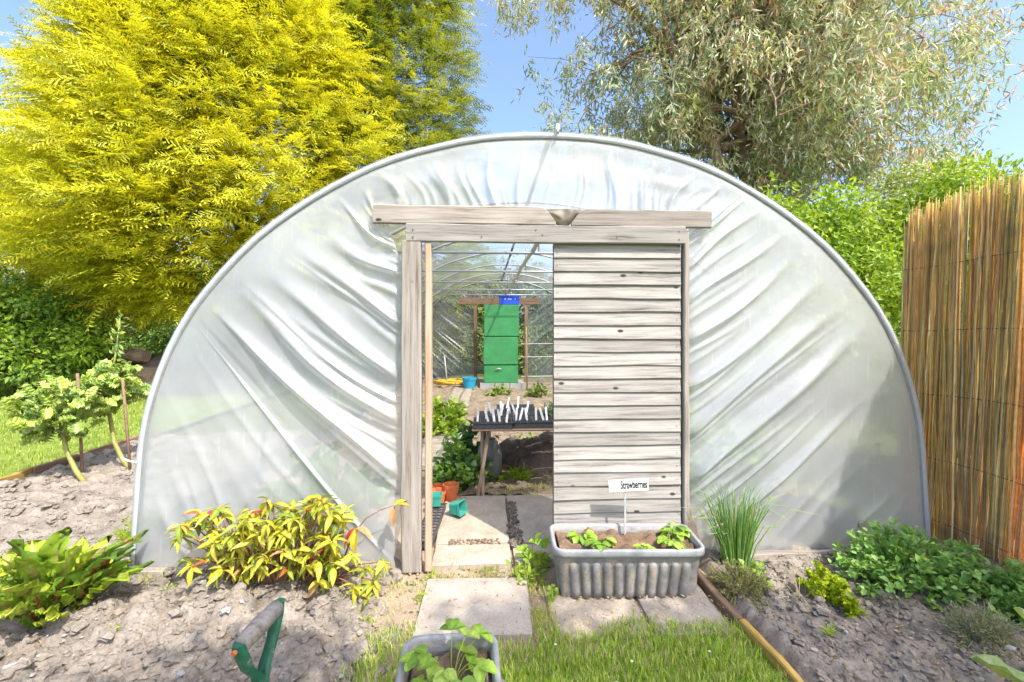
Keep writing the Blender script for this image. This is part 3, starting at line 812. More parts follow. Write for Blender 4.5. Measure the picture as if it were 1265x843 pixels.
# ------------------------------------------------------------------ grass
def grass(name, P, L, wd, cols, label, lean=.5):
    n = len(P)
    az = rng.uniform(0, 6.28, n); D = np.stack([np.cos(az), np.sin(az), np.zeros(n)], 1)
    Sd = np.stack([-np.sin(az), np.cos(az), np.zeros(n)], 1)
    L = np.broadcast_to(L, (n,)) * rng.uniform(.55, 1.25, n); ln = lean * rng.uniform(.2, 1.3, n)
    m = P + D * (L * ln * .35)[:, None] + np.array([0, 0, 1]) * (L * .6)[:, None]
    t = P + D * (L * ln)[:, None] + np.array([0, 0, 1]) * (L * np.clip(1.05 - .35 * ln, .2, 1))[:, None]
    w = (wd * rng.uniform(.7, 1.3, n))[:, None]
    V = np.stack([P - Sd * w, P + Sd * w, m + Sd * w * .8, m - Sd * w * .8, t], 1).reshape(-1, 3)
    b = np.arange(n)[:, None] * 5
    c = np.repeat(pick(cols, n, .15), 5, 0)
    o = obj(name, mesh_np(name, V, [b + np.array([[0, 1, 2, 3]]), b + np.array([[3, 2, 4]])], c, M['grass']))
    return tag(o, label, 'grass', kind='stuff')
gc = [(.44, .55, .07), (.52, .60, .10), (.36, .50, .06), (.58, .58, .17), (.60, .54, .28)]
def scatter(n, x0, x1, y0, y1, z, dens=None):
    x = rng.uniform(x0, x1, n); y = rng.uniform(y0, y1, n)
    if dens is not None:
        m = rng.random(n) < dens(x, y); x, y = x[m], y[m]
    return np.column_stack([x, y, np.full(len(x), z)])
def d_front(x, y):
    lim = np.where(x < -.34, 2.30, np.where(x < .24, 2.165, 2.24)) + .10 * fbm(x * 4, y * 4, 9, 2)
    bare = .35 + .65 * np.clip(1.4 + 2.5 * fbm(x * 5, y * 5, 33, 3), 0, 1)
    return np.clip((lim - y) / .10, 0, 1) * bare * np.clip((x + .62 + .1 * fbm(y * 9, x * 3, 4, 2)) / .2, 0, 1)
grass('grass', scatter(26000, -.65, 1.27, 1.45, 2.35, -.012, d_front), .046, .0022, [(.36, .54, .06), (.44, .60, .09), (.29, .47, .05), (.50, .58, .13), (.58, .52, .26)], 'bright green grass strip in front of the doorway slabs')
grass('grass', scatter(1400, -.30, .24, 2.66, 2.80, -.015, lambda x, y: .4 + .8 * fbm(x * 9, y * 9, 61, 2)), .025, .002, [(.33, .36, .08), (.45, .42, .18), (.24, .33, .05)], 'mossy grass in the gap between two path slabs')
grass('grass', scatter(1000, .22, .36, 2.1, 2.75, -.015, lambda x, y: .5 + .8 * fbm(x * 7, y * 7, 62, 2)), .035, .002, gc, 'thin grass beside the grey trough on the path')
grass('grass', scatter(700, -.56, -.30, 2.05, 2.78, -.02, lambda x, y: .25 + .9 * fbm(x * 6, y * 6, 63, 2)), .03, .002, gc, 'thin weeds and grass left of the path slab')
def d_back(x, y):
    return np.clip(1.5 - (y - 4.5) / 16, .25, 1)
grass('grass', scatter(38000, -13, -4.50, 4.2, 15, -.01, d_back), .055, .006, [(.30, .40, .06), (.36, .46, .08), (.42, .47, .12), (.25, .36, .05)], 'sunlit mown lawn beyond the left bed')
grass('grass', scatter(900, -2.0, -.6, 2.70, 2.80, -.0, lambda x, y: np.clip(.25 + 1.2 * fbm(x * 3, y * 3, 64, 2), 0, 1)), .07, .002, gc, 'sparse grass along the foot of the left plastic sheet')
grass('grass', scatter(800, -.1, 1.1, 3.97, 4.25, -.02, lambda x, y: np.clip(.3 + 1.2 * fbm(x * 4, y * 4, 65, 2), 0, 1)), .04, .003, gc, 'weedy grass behind the doorway slabs')
# daisies in the front grass
for x, y in ((.31, 2.03), (.62, 1.91), (.98, 1.95), (.52, 1.80)):
    t = thing('daisy', (x, y, 0), 'tiny white daisy in the front grass strip', 'flower', 'daisies in the front grass')
    a = Acc(); a.tube([(x, y, -.01), (x, y, .045)], .001, 4, (.25, .35, .05)); a.build('stem', M['stem'], t)
    a = Acc(); an = np.linspace(0, 6.28, 9)[:-1]
    P = np.tile([[x, y, .045]], (8, 1)); D = np.column_stack([np.cos(an), np.sin(an), np.full(8, .25)])
    a.add(*leaves4(P, D, np.tile([[0, 0, 1.]], (8, 1)), .008, .004), col=(.8, .8, .78)); a.build('petals', M['petal'], t)

# ------------------------------------------------------------------ edging boards
def edging(p, q, h, t, mat, label, z=.02):
    p = Vector(p); q = Vector(q); d = q - p
    o = board('edging_board', d.length - .012, h, t, TR((p.x + q.x) / 2, (p.y + q.y) / 2, z, 0, math.atan2(d.y, d.x)), mat, None, 12, .01)
    return tag(o, label, 'edging', 'timber bed edging')
edging((-4.46, 3.0), (-4.47, 4.72), .13, .05, M['moss_wood'], 'pale orange timber edging board at the left picture edge')
edging((-4.46, 4.73), (-4.40, 6.4), .13, .045, M['brown_wood'], 'grey brown timber edging between the lawn and the kale bed')
edging((1.23, 2.62), (1.255, 2.18), .07, .04, M['brown_wood'], 'dark timber edging beside the thyme mound', .0)
edging((1.255, 2.17), (1.30, 1.2), .08, .035, M['moss_wood'], 'orange mossy timber edging between grass and right soil bed', .0)

# ------------------------------------------------------------------ trees
def frond_batch(P, D, U, L, nb=11, cbase=None, ctip=None):
    """flat feathery conifer sprays: an axis with forked side branchlets"""
    n = len(P); D = unit(D); S = unit(np.cross(D, U)); N = np.cross(S, D)
    L = L[:, None]
    Vs, Cs = [], []
    curve = -.22
    def ax(t): return P + D * L * t + N * L * curve * t * t
    for k in range(nb):
        t = .10 + .86 * k / (nb - 1); sgn = 1 if k % 2 else -1
        ln = L * (.27 * (1 - t) ** .6 + .09) * rng.uniform(.7, 1.25, (n, 1))
        b = ax(t)
        d = unit(D * .8 + S * sgn * rng.uniform(.5, .95, (n, 1)) - N * rng.uniform(-.05, .4, (n, 1)) + .12 * rng.normal(size=(n, 3)))
        wv = unit(np.cross(d, N)) * L * .024
        Vs.append(np.stack([b - wv, b + wv, b + d * ln], 1))
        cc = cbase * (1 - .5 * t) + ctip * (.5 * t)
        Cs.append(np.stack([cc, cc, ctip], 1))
        d2 = unit(d + S * sgn * .7 - N * .2); b2 = b + d * ln * .4
        Vs.append(np.stack([b2 - wv * .9, b2 + wv * .9, b2 + d2 * ln * .55], 1))
        Cs.append(np.stack([cc, cc, ctip], 1))
    V = np.stack(Vs, 1).reshape(-1, 3); Cc = np.stack(Cs, 1).reshape(-1, 3)
    q = np.arange(len(V) // 3)[:, None] * 3 + np.array([[0, 1, 2]])
    return V, q, Cc

def conifer(name, base, height, R0, label, nb, cb, ct, per=16, spray=.62, zlow=1.0, mat='gold_leaf', group=None, face=-math.pi / 2, power=.62, hpow=1.12, hvis=11.0):
    t = thing(name, base, label, 'tree', group)
    base = np.array(base)
    a = Acc(); zz = np.linspace(0, height * .95, 14)
    a.tube(np.column_stack([base[0] + .05 * np.sin(zz), np.full(14, base[1]), base[2] + zz]), .28 * (1 - zz / height) + .02, 8, (.3, .22, .15))
    br = Acc()
    P, D, U, L, CB, CTp = [], [], [], [], [], []
    for k in range(nb):
        h = zlow + ((height - zlow) * .97 if k % 14 == 0 else min(hvis, height * .97) - zlow) * (rng.random() ** hpow)
        fr = (h - zlow) / (height - zlow)
        rad = R0 * (1 - fr ** 1.3) ** power * min(1, .62 + fr * 3.5)
        az = face + rng.normal(0, .95)
        rad *= 1.08 - .55 * rng.random() ** 1.5
        el = R(rng.uniform(-6, 22))
        dirh = np.array([math.cos(az), math.sin(az), 0])
        p0 = base + np.array([0, 0, max(.3, h - rad * .25)])
        p1 = base + dirh * rad + np.array([0, 0, h])
        pm = (p0 + p1) / 2 + np.array([0, 0, .12 * rad])
        if k % 7 == 0:
            br.tube([p0, pm, p1 * .75 + p0 * .25], [.04, .025, .008], 4, (.28, .19, .13))
        side = np.array([-dirh[1], dirh[0], 0])
        tone = rng.random()
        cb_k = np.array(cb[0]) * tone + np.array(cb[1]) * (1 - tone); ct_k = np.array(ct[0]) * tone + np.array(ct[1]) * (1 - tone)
        for j in range(per):
            u = rng.random() ** .6
            lat = rng.normal(0, .42)
            pos = p1 - dirh * (1 - u) * min(1.7, rad * .5) + side * lat * (1.15 - .5 * u) + np.array([0, 0, rng.normal(0, .16) - .10 * (1 - u)])
            dd = dirh * rng.uniform(.6, 1.1) + side * (lat * 1.1 + rng.normal(0, .25)) + np.array([0, 0, math.tan(el) + rng.normal(-.12, .28)])
            P.append(pos); D.append(dd); U.append(np.array([0, 0, 1.0]) + .45 * rng.normal(size=3) + .5 * dirh)
            L.append(spray * rng.uniform(.65, 1.25)); f = rng.uniform(.8, 1.2)
            CB.append(cb_k * f); CTp.append(ct_k * f)
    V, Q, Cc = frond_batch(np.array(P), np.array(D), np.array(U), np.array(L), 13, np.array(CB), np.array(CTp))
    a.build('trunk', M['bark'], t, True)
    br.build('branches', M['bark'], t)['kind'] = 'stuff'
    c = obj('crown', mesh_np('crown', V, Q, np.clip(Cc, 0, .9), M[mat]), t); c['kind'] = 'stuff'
    return t

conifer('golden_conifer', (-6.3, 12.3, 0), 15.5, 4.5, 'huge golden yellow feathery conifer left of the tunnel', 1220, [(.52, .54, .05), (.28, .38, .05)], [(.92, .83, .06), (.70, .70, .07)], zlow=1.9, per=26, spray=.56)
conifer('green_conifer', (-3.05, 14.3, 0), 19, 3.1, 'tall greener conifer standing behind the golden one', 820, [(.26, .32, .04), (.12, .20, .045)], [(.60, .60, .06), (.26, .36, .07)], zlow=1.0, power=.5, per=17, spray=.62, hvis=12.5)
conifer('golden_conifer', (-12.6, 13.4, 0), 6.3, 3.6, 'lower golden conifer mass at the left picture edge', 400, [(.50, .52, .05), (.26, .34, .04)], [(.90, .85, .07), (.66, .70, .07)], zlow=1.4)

def limb_path(p0, p1, n=6, sagz=0., jit=.12):
    p0 = np.array(p0, float); p1 = np.array(p1, float); t = np.linspace(0, 1, n)[:, None]
    L = np.linalg.norm(p1 - p0)
    pts = p0 * (1 - t) + p1 * t + rng.normal(size=(n, 3)) * jit * L * .18 * np.sin(np.pi * t)
    pts[:, 2] += sagz * np.sin(np.pi * t[:, 0])
    return pts

def eucalyptus(base):
    t = thing('eucalyptus_tree', base, 'tall grey green eucalyptus with drooping leaves and bare brown limbs', 'tree')
    b = np.array(base)
    a = Acc()
    tp = np.array([(0, 0, 0), (-.05, 0, 2.5), (.1, 0, 5), (0, .1, 7.5), (.3, 0, 10), (.2, 0, 13)]) + b
    a.tube(tp, [.30, .25, .21, .18, .14, .07], 10, (.3, .22, .16))
    l2 = np.array([(.0, -.2, 3.2), (-.9, -.4, 5.2), (-1.7, -.4, 7.0), (-2.6, -.3, 9.2), (-3.4, -.2, 12.5)]) + b
    a.tube(l2, [.22, .17, .14, .11, .06], 9, (.3, .2, .14))
    a.build('trunk', M['euc_bark'], t, True)
    br = Acc(); tips = []
    for k in range(92):
        src = tp if rng.random() < .55 else l2
        u = rng.uniform(.35, 1) * (len(src) - 1); i = int(min(u, len(src) - 2)); p0 = src[i] * (1 - (u - i)) + src[i + 1] * (u - i)
        for _ in range(60):
            q = rng.normal(size=3); q /= np.linalg.norm(q); q *= rng.uniform(.6, 1.0)
            e = b + np.array([-.35, -.3, 9.6]) + q * np.array([5.4, 3.4, 6.6])
            if e[2] > 3.9 and e[2] < 14.5 and (e[2] > 6 or (e[0] > b[0] - 2.4 and e[0] < b[0] + 4.6)): break
        pts = limb_path(p0, e, 7, .5)
        L = np.linalg.norm(e - p0)
        br.tube(pts, np.linspace(.035 + .012 * L, .012, 7), 5, (.3, .2, .14))
        for m in range(7):
            i = rng.integers(3, 7); s = pts[i]
            e2 = s + rng.normal(size=3) * np.array([1.0, .9, .65]) + np.array([0, 0, .1])
            p2 = limb_path(s, e2, 4, .1); br.tube(p2, np.linspace(.016, .005, 4), 4, (.33, .24, .18))
            tips.append(e2); tips.append(p2[2])
    # a branch reaching into the sky gap at the top
    for dst in ((-6.9, -.5, 10.75), (-6.3, -.3, 11.3), (-5.7, 0, 7.2), (-5.2, 0, 6.9), (5.0, -.5, 9.8), (6.0, -.4, 10.6), (5.4, -.3, 7.4), (4.6, -.2, 6.9), (4.0, -.2, 6.2)):
        e = b + np.array(dst); s = l2[3] if dst[0] < 0 else tp[3]
        pts = limb_path(s, e, 7, .6); br.tube(pts, np.linspace(.06, .012, 7), 5, (.3, .2, .14))
        for m in range(9): tips.append(e + rng.normal(size=3) * np.array([.55, .5, .4]))
    br.build('branches', M['euc_bark'], t)['kind'] = 'stuff'
    P, D, C = [], [], []
    colset = np.array([(.36, .44, .27), (.45, .51, .31), (.28, .37, .23), (.58, .58, .37), (.66, .58, .37), (.64, .43, .30), (.76, .73, .58), (.54, .57, .21)])
    for tip in tips:
        tone = colset[rng.integers(len(colset))]
        for s in range(5):
            st = tip + rng.normal(size=3) * np.array([.24, .24, .16])
            hang = np.array([rng.normal(0, .25), rng.normal(0, .25), -1.0]); hl = rng.uniform(.45, 1.1)
            nl = 15
            u = rng.random(nl)[:, None]
            P.append(st + hang * u * hl + rng.normal(size=(nl, 3)) * .07)
            D.append(np.array([0, 0, -1.0]) + .75 * rng.normal(size=(nl, 3)))
            c = np.where(rng.random((nl, 1)) < .5, tone, colset[rng.integers(0, len(colset), nl)]); C.append(c * (1 + .15 * rng.normal(size=(nl, 1))))
    P = np.concatenate(P); D = np.concatenate(D); C = np.clip(np.concatenate(C), .03, .8); n = len(P)
    V, T = leaves4(P, D, rand_unit(n), rng.uniform(.16, .28, n), rng.uniform(.036, .056, n), .15)
    c = obj('crown', mesh_np('crown', V, T, np.repeat(C, 4, 0), M['euc_leaf']), t); c['kind'] = 'stuff'
eucalyptus((7.65, 12.6, 0))

def bush(name, label, cat, c, rad, n, ls, cols, stems=8, group=None, flowers=0, fcol=(.8, .8, .75), clumps=60, trunk=None, crown_name='foliage', spread=.55, up=.35):
    c = np.array(c, float); rad = np.array(rad, float)
    t = thing(name, (c[0], c[1], 0), label, cat, group)
    a = Acc()
    q = rand_unit(clumps) * rng.uniform(.45, 1.0, (clumps, 1)); q[:, 2] = np.where(q[:, 2] < -.6, -q[:, 2], q[:, 2])
    cc = c + q * rad
    cr = rng.uniform(.22, .42, clumps) * rad.mean() * spread * 1.6
    for k in range(stems):
        e = cc[rng.integers(clumps)]
        a.tube(limb_path((c[0] + rng.normal(0, .15) * rad[0], c[1] + rng.normal(0, .1), -.05), e, 6, .1), np.linspace(trunk or .03 + .012 * rad[2], .008, 6), 5, (.3, .22, .15))
    a.build('trunk' if trunk else 'stems', M['bark'], t)
    if not trunk: t.children[-1]['kind'] = 'stuff'
    i = rng.integers(0, clumps, n)
    off = rand_unit(n) * (rng.random((n, 1)) ** .45)
    P = cc[i] + off * cr[i][:, None] * np.array([1.15, 1.15, .8])
    D = unit(off + .6 * rng.normal(size=(n, 3)) + np.array([0, 0, -.2])); U = unit(off * .6 + np.array([0, 0, up * 2]) + .5 * rng.normal(size=(n, 3)))
    tone = pick(cols, clumps, .12)
    C = np.clip(tone[i] * .65 + pick(cols, n, .1) * .35, .01, .9)
    if flowers:
        m = (rng.random(n) < flowers); C[m] = np.array(fcol) * rng.uniform(.85, 1.05, (m.sum(), 1))
    V, T = leaves4(P, D, U, ls * rng.uniform(.7, 1.3, n), ls * .55 * rng.uniform(.8, 1.2, n), .18)
    o = obj(crown_name, mesh_np(crown_name, V, T, np.repeat(C, 4, 0), M['leaf']), t); o['kind'] = 'stuff'
    return t
lime = [(.28, .40, .035), (.36, .50, .05), (.20, .32, .03), (.42, .54, .07), (.14, .25, .03)]
mid = [(.17, .29, .06), (.23, .36, .08), (.12, .22, .05), (.30, .42, .11)]
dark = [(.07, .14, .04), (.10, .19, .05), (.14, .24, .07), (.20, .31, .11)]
bush('leafy_hedge', 'lime green leafy hedge between the tunnel and the reed screen', 'hedge', (5.6, 7.6, 1.75), (2.0, 1.3, 2.0), 20000, .115, lime, 14, clumps=110)
bush('leafy_hedge', 'sunlit green hedge top showing above the reed screen', 'hedge', (8.9, 8.0, 2.0), (2.0, 1.4, 2.35), 17000, .12, lime, 14, clumps=110)
bush('leafy_hedge', 'yellow green hedge glimpsed through the reed screen', 'hedge', (4.6, 3.6, 1.1), (.75, 1.9, 1.15), 11000, .085, lime, 12, clumps=80)
bush('hawthorn_tree', 'hawthorn flecked with creamy blossom above the reed screen', 'tree', (10.6, 10.6, 3.6), (1.9, 1.4, 2.0), 17000, .085, lime, 8, clumps=80, flowers=.45, fcol=(.74, .74, .64), trunk=.10, crown_name='crown')
bush('leafy_hedge', 'green hedge behind the eucalyptus trunk', 'hedge', (6.6, 14.6, 2.2), (4.2, 1.2, 2.6), 18000, .12, lime + mid, 14, clumps=110)
bush('laurel_bush', 'dark green leafy shrub under the golden conifer', 'shrub', (-9.3, 9.8, 1.0), (2.0, .9, 1.25), 17000, .11, mid + lime, 12, clumps=80)
bush('laurel_bush', 'dark shrub at the left edge of the lawn', 'shrub', (-13.6, 11.5, 1.2), (2.4, 1.1, 1.4), 14000, .12, mid, 12, clumps=80)
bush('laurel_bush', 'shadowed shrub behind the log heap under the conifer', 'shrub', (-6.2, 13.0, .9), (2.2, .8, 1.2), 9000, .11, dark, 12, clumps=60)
bush('broadleaf_tree', 'fresh green broadleaf tree at the far left behind the conifer', 'tree', (-18.2, 15.5, 6.6), (2.6, 2.2, 3.2), 16000, .17, lime + mid, 5, clumps=90, trunk=.18, crown_name='crown')
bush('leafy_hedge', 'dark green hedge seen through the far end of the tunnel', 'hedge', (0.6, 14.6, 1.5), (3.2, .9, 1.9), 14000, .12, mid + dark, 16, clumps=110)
bush('leafy_hedge', 'distant green hedge along the back of the lawn', 'hedge', (-15, 21, 1.6), (9, 1.5, 2.6), 22000, .2, mid, 24, clumps=170, spread=.3)
bush('leafy_hedge', 'distant green hedge behind the right hand shrubs', 'hedge', (17, 15, 1.8), (7, 2, 3.0), 20000, .2, lime + mid, 24, clumps=150, spread=.35)

# the tree behind the camera that dapples the near soil and grass
def shade_tree():
    t = thing('overhanging_tree', (1.6, -5.0, 0), 'tree standing behind the viewpoint, its crown dappling the near soil', 'tree')
    a = Acc(); tp = np.array([(1.6, -5, 0), (1.5, -4.9, 2), (1.2, -4.4, 3.6), (.8, -3.6, 5.0)]); a.tube(tp, [.24, .2, .15, .08], 8); a.build('trunk', M['bark'], t, True)
    br = Acc(); P = []
    for k in range(34):
        z = rng.uniform(4.3, 6.4)
        gx = rng.uniform(-3.0, 2.3); gy = (2.52 if gx > -1.5 else 2.2) - 1.5 * rng.random() ** .8 - (.22 if gx > -.6 else 0)
        e = np.array([gx + .443 * z, gy - .610 * z, z])
        br.tube(limb_path(tp[2 + k % 2], e, 6, .3), np.linspace(.03, .006, 6), 4)
        P.append(e + rng.normal(size=(430, 3)) * np.array([.20, .16, .11]))
    br.build('branches', M['bark'], t)['kind'] = 'stuff'
    P = np.concatenate(P)
    P = P[(P[:, 1] + .610 * P[:, 2] < 2.62) & (P[:, 1] < -.25)]
    n = len(P)
    V, T = leaves4(P, rand_unit(n), rand_unit(n) + np.array([0, 0, 1.]), rng.uniform(.08, .13, n), .07, .2)
    o = obj('crown', mesh_np('crown', V, T, np.repeat(pick(mid, n), 4, 0), M['leaf']), t); o['kind'] = 'stuff'
shade_tree()

# ------------------------------------------------------------------ leaf shapes for the garden plants
def leaf_mesh(name, prof, nu=5, nv=8, fold=.15, curl=.25, ruf=0., rf=5., col=(.2, .35, .04), rib=(.4, .45, .15), seed=0, mat='plant_leaf', ribw=.18):
    """unit leaf along +Y (length 1, half width prof(v)), normal +Z"""
    r_ = np.random.default_rng(seed)
    u = np.linspace(-1, 1, nu); v = np.linspace(0, 1, nv)
    U, Vv = np.meshgrid(u, v, indexing='ij')
    w = np.array([prof(x) for x in v])[None]
    X = U * w
    Z = fold * abs(U) * w * 2 - curl * Vv ** 2 + ruf * abs(U) ** 1.5 * np.sin(rf * 6.28 * Vv + 2.5 * np.sign(U) + seed) * np.clip(w * 4, 0, 1)
    Z += .03 * r_.normal(size=U.shape) * (ruf > 0)
    Y = Vv + ruf * .5 * abs(U) * np.cos(rf * 6.28 * Vv + seed)
    k = np.clip(abs(U) / ribw, 0, 1)[..., None]
    C = np.array(rib) * (1 - k) + np.array(col) * k
    C = C * (1 + .10 * r_.normal(size=U.shape + (1,)))
    return mesh_np(name, np.stack([X, Y, Z], -1).reshape(-1, 3), grid_faces(nu, nv), np.clip(C, .01, .9).reshape(-1, 3), M[mat], True)

def lmat(base, az, el, L, wd, roll=0.):
    return Matrix.Translation(base) @ Matrix.Rotation(az, 4, 'Z') @ Matrix.Rotation(el, 4, 'X') @ Matrix.Rotation(roll, 4, 'Y') @ Matrix.Diagonal((wd, L, L, 1))

ovate = lambda v: .02 + .30 * math.sin(math.pi * min(1, v ** .75)) ** .8 * (1 - .25 * v)
lance = lambda v: .015 + .19 * math.sin(math.pi * v ** .85) ** .9
spoon = lambda v: .03 if v < .42 else .035 + .30 * math.sin(math.pi * min(1, ((v - .42) / .58)) ** .85) ** .6
strap = lambda v: .012 + .13 * math.sin(math.pi * (v * .93 + .06)) ** .6

# ------------------------------------------------------------------ chard
def chard(x, y):
    z = float(soil_h(x, y)) - .01
    t = thing('chard_plant', (x, y, z), 'big glossy chard with crimson stems on the left soil bed', 'plant')
    ms = [leaf_mesh('leaf', spoon, 11, 22, .10, .20 + .07 * i, .055, 3.4 + .5 * i, [(.32, .46, .04), (.22, .36, .04), (.42, .52, .06), (.15, .28, .04)][i % 4], [(.50, .42, .16), (.40, .10, .07), (.45, .40, .14), (.36, .05, .05)][i % 4], i, ribw=.3) for i in range(8)]
    for k in range(64):
        az = k * 2.399 + rng.normal(0, .2); rr = (k / 64) ** .6
        el = R(89 - 30 * rr + rng.normal(0, 8)); L = rng.uniform(.32, .54) * (1 - .40 * rr)
        b = (x + .07 * rr * math.sin(-az), y + .07 * rr * math.cos(az), z - .005)
        obj('leaf', ms[k % 8], t, lmat(b, az, el, L, L * rng.uniform(.40, .58), R(rng.normal(0, 35))))
    a = Acc()
    for k in range(16):
        az = rng.uniform(0, 6.28); a.tube([(x, y, z - .01), (x + .06 * math.cos(az), y + .05 * math.sin(az), z + .10), (x + .08 * math.cos(az), y + .08 * math.sin(az), z + .20)], [.012, .009, .006], 6, (.42, .02, .06))
    a.build('stem', M['stem'], t, True)
    # a bolted strap leaf
    return t
chard(-2.17, 2.40)

# ------------------------------------------------------------------ kale with bent woody stems
def kale(x, y, pts, crown, rad, label, n=46, stake=None, tall=False):
    t = thing('kale_plant', (x, y, 0), label, 'plant', 'kale plants')
    a = Acc(); a.tube(pts, np.linspace(.024, .016, len(pts)), 8, (.34, .33, .10)); a.build('stem', M['stem'], t, True)
    ms = [leaf_mesh('leaf', lambda v: .03 if v < .2 else .05 + .34 * math.sin(math.pi * (v - .2) / .8 * .93) ** .6, 11, 22, .1, .12 + .08 * i, .22, 5.2 + .5 * i, [(.46, .58, .12), (.38, .52, .12), (.54, .64, .18), (.30, .45, .14)][i % 4], (.62, .66, .38), i + 30) for i in range(6)]
    c = np.array(crown)
    for k in range(n):
        az = rng.uniform(0, 6.28); el = R(rng.uniform(-45, 85))
        q = rng.random() ** .4
        b = c + rand_unit(1)[0] * np.array([.85, .85, .80]) * rad * .8 * q
        L = rng.uniform(.10, .16)
        obj('leaf', ms[k % 6], t, lmat(b, az, el, L, L * rng.uniform(.8, 1.1), R(rng.normal(0, 30))))
    if tall:
        a = Acc(); tp = c + np.array([.10, .0, .75]); a.tube([c, c + np.array([.06, 0, .4]), tp], [.012, .009, .004], 6, (.35, .42, .12)); a.build('flower_stalk', M['stem'], t, True)
        n2 = 70; h = rng.random(n2)
        P = c + np.array([.03, 0, .12])[None] + h[:, None] * np.array([[.07, 0, .66]]) + .03 * rng.normal(size=(n2, 3))
        a = Acc(); V, T = leaves4(P, rand_unit(n2) + np.array([0, 0, .3]), rand_unit(n2), rng.uniform(.04, .09, n2), rng.uniform(.02, .04, n2)); a.add(V, T, np.repeat(pick([(.3, .42, .12), (.5, .5, .1), (.22, .34, .1)], n2), 4, 0)); o = a.build('flower_buds', M['leaf'], t); o['kind'] = 'stuff'
kale(-3.74, 4.46, [(-3.70, 4.44, -.02), (-3.82, 4.46, .12), (-3.92, 4.48, .30), (-3.98, 4.5, .50)], (-3.98, 4.5, .68), .42, 'front curly kale leaning left on a thick yellow stem', 190)
kale(-3.60, 4.82, [(-3.56, 4.80, -.02), (-3.68, 4.82, .12), (-3.78, 4.84, .3), (-3.86, 4.88, .6), (-3.90, 4.9, .85)], (-3.88, 4.92, .82), .33, 'rear curly kale with a tall flowering stalk beside the tunnel', 150, tall=True)
for x, y, h, dx, lab in ((-3.86, 4.58, 1.02, -.05, 'brown stake in front of the leaning kale'), (-3.54, 4.74, .95, -.08, 'thin stake leaning beside the rear kale stem')):
    o = Acc().tube([(x, y, -.05), (x + dx * .5, y, h * .5), (x + dx, y, h)], .013, 6).build('garden_stake', M['brown_wood'], None, True)
    tag(o, lab, 'stake', 'kale stakes')

# ------------------------------------------------------------------ generic herb clumps
def herb(name, label, c, rad, n, ls, cols, cat='plant', stems=30, wf=.6, group=None, mat='leaf', up=.5, flat=1.0, down=0.):
    c = np.array(c, float); rad = np.array(rad, float)
    t = thing(name, (c[0], c[1], max(0, c[2])), label, cat, group)
    a = Acc()
    q = rand_unit(stems); q[:, 2] = abs(q[:, 2]); q *= rng.uniform(.6, 1.0, (stems, 1))
    ends = c + q * rad
    P = [];
    per = n // stems
    for e in ends:
        b = c + (e - c) * np.array([.35, .35, 0]); b[2] = c[2] - .01
        m = (b + e) / 2 + np.array([0, 0, .15 * rad[2]])
        a.tube([b, m, e], [.0035, .003, .002], 4, np.array(cols[0]) * .9)
        u = rng.random(per)[:, None] ** .6
        P.append(b * (1 - u) ** 2 + 2 * m * u * (1 - u) + e * u * u + rng.normal(size=(per, 3)) * ls * .35)
    a.build('stems', M['stem'], t)['kind'] = 'stuff'
    P = np.concatenate(P); n = len(P)
    out = unit(P - (c + np.array([0, 0, -rad[2] * .3])))
    D = unit(out + .8 * rng.normal(size=(n, 3)) * np.array([1, 1, .6]) + np.array([0, 0, -down])); U = unit(np.array([0, 0, up * 2]) + .55 * rng.normal(size=(n, 3)) + out * .4)
    V, F = leaves8(P, D, U, ls * rng.uniform(.6, 1.25, n), ls * wf * rng.uniform(.8, 1.2, n))
    C = np.repeat(pick(cols, n, .12), 8, 0)
    o = obj('foliage', mesh_np('foliage', V, F, C, M[mat]), t); o['kind'] = 'stuff'
    return t
minty = [(.28, .48, .12), (.34, .54, .15), (.21, .40, .10), (.42, .58, .20)]
herb('mint_plant', 'broad spreading clump of green mint beside the reed screen', (2.42, 2.45, .0), (.44, .34, .36), 3600, .040, minty, stems=120, wf=.68, up=.8)
herb('mint_plant', 'lower mint growth at the foot of the reed screen', (2.72, 2.15, .0), (.34, .36, .27), 2600, .038, minty, stems=90, wf=.68, up=.8)
herb('parsley_plant', 'small lime yellow curly parsley on the right soil bed', (1.80, 2.33, .03), (.125, .12, .21), 1500, .020, [(.42, .52, .02), (.52, .60, .03), (.34, .46, .02)], stems=26, wf=1.0, up=.8)
herb('parsley_plant', 'low lime parsley sprig nearest the camera on the right bed', (1.84, 2.22, .02), (.08, .08, .10), 600, .018, [(.42, .52, .02), (.52, .60, .03), (.34, .46, .02)], stems=14, wf=1.0, up=.8)
herb('thyme_mound', 'dry brownish green thyme mound beside the grey trough', (1.40, 2.45, .0), (.19, .20, .17), 4200, .016, [(.36, .34, .14), (.28, .30, .10), (.46, .40, .22), (.22, .28, .07), (.40, .33, .20)], stems=130, wf=.35, up=.3)
herb('lavender_plant', 'grey green wispy lavender in front of the mint', (2.28, 1.98, .0), (.20, .17, .22), 2200, .026, [(.30, .33, .20), (.36, .37, .25), (.24, .27, .12), (.42, .40, .26)], stems=90, wf=.16, up=.3)
herb('dill_plant', 'feathery bright dill beside the left end of the tunnel', (-2.36, 3.25, .0), (.16, .16, .22), 2600, .03, [(.36, .46, .03), (.44, .54, .05), (.28, .40, .03)], stems=60, wf=.12, up=.3)
celery = [(.20, .36, .05), (.26, .42, .07), (.15, .28, .06), (.34, .46, .10), (.18, .32, .14)]
herb('celery_plant', 'leafy green celery growing inside the doorway on the left', (-.27, 4.22, .0), (.26, .26, .50), 1100, .060, celery, stems=60, wf=.8, up=.6)
herb('celery_plant', 'blue green celery touching the watering can', (-.10, 4.28, .0), (.16, .16, .30), 500, .05, [(.16, .30, .15), (.22, .36, .18), (.26, .40, .10)], stems=34, wf=.8, up=.6)
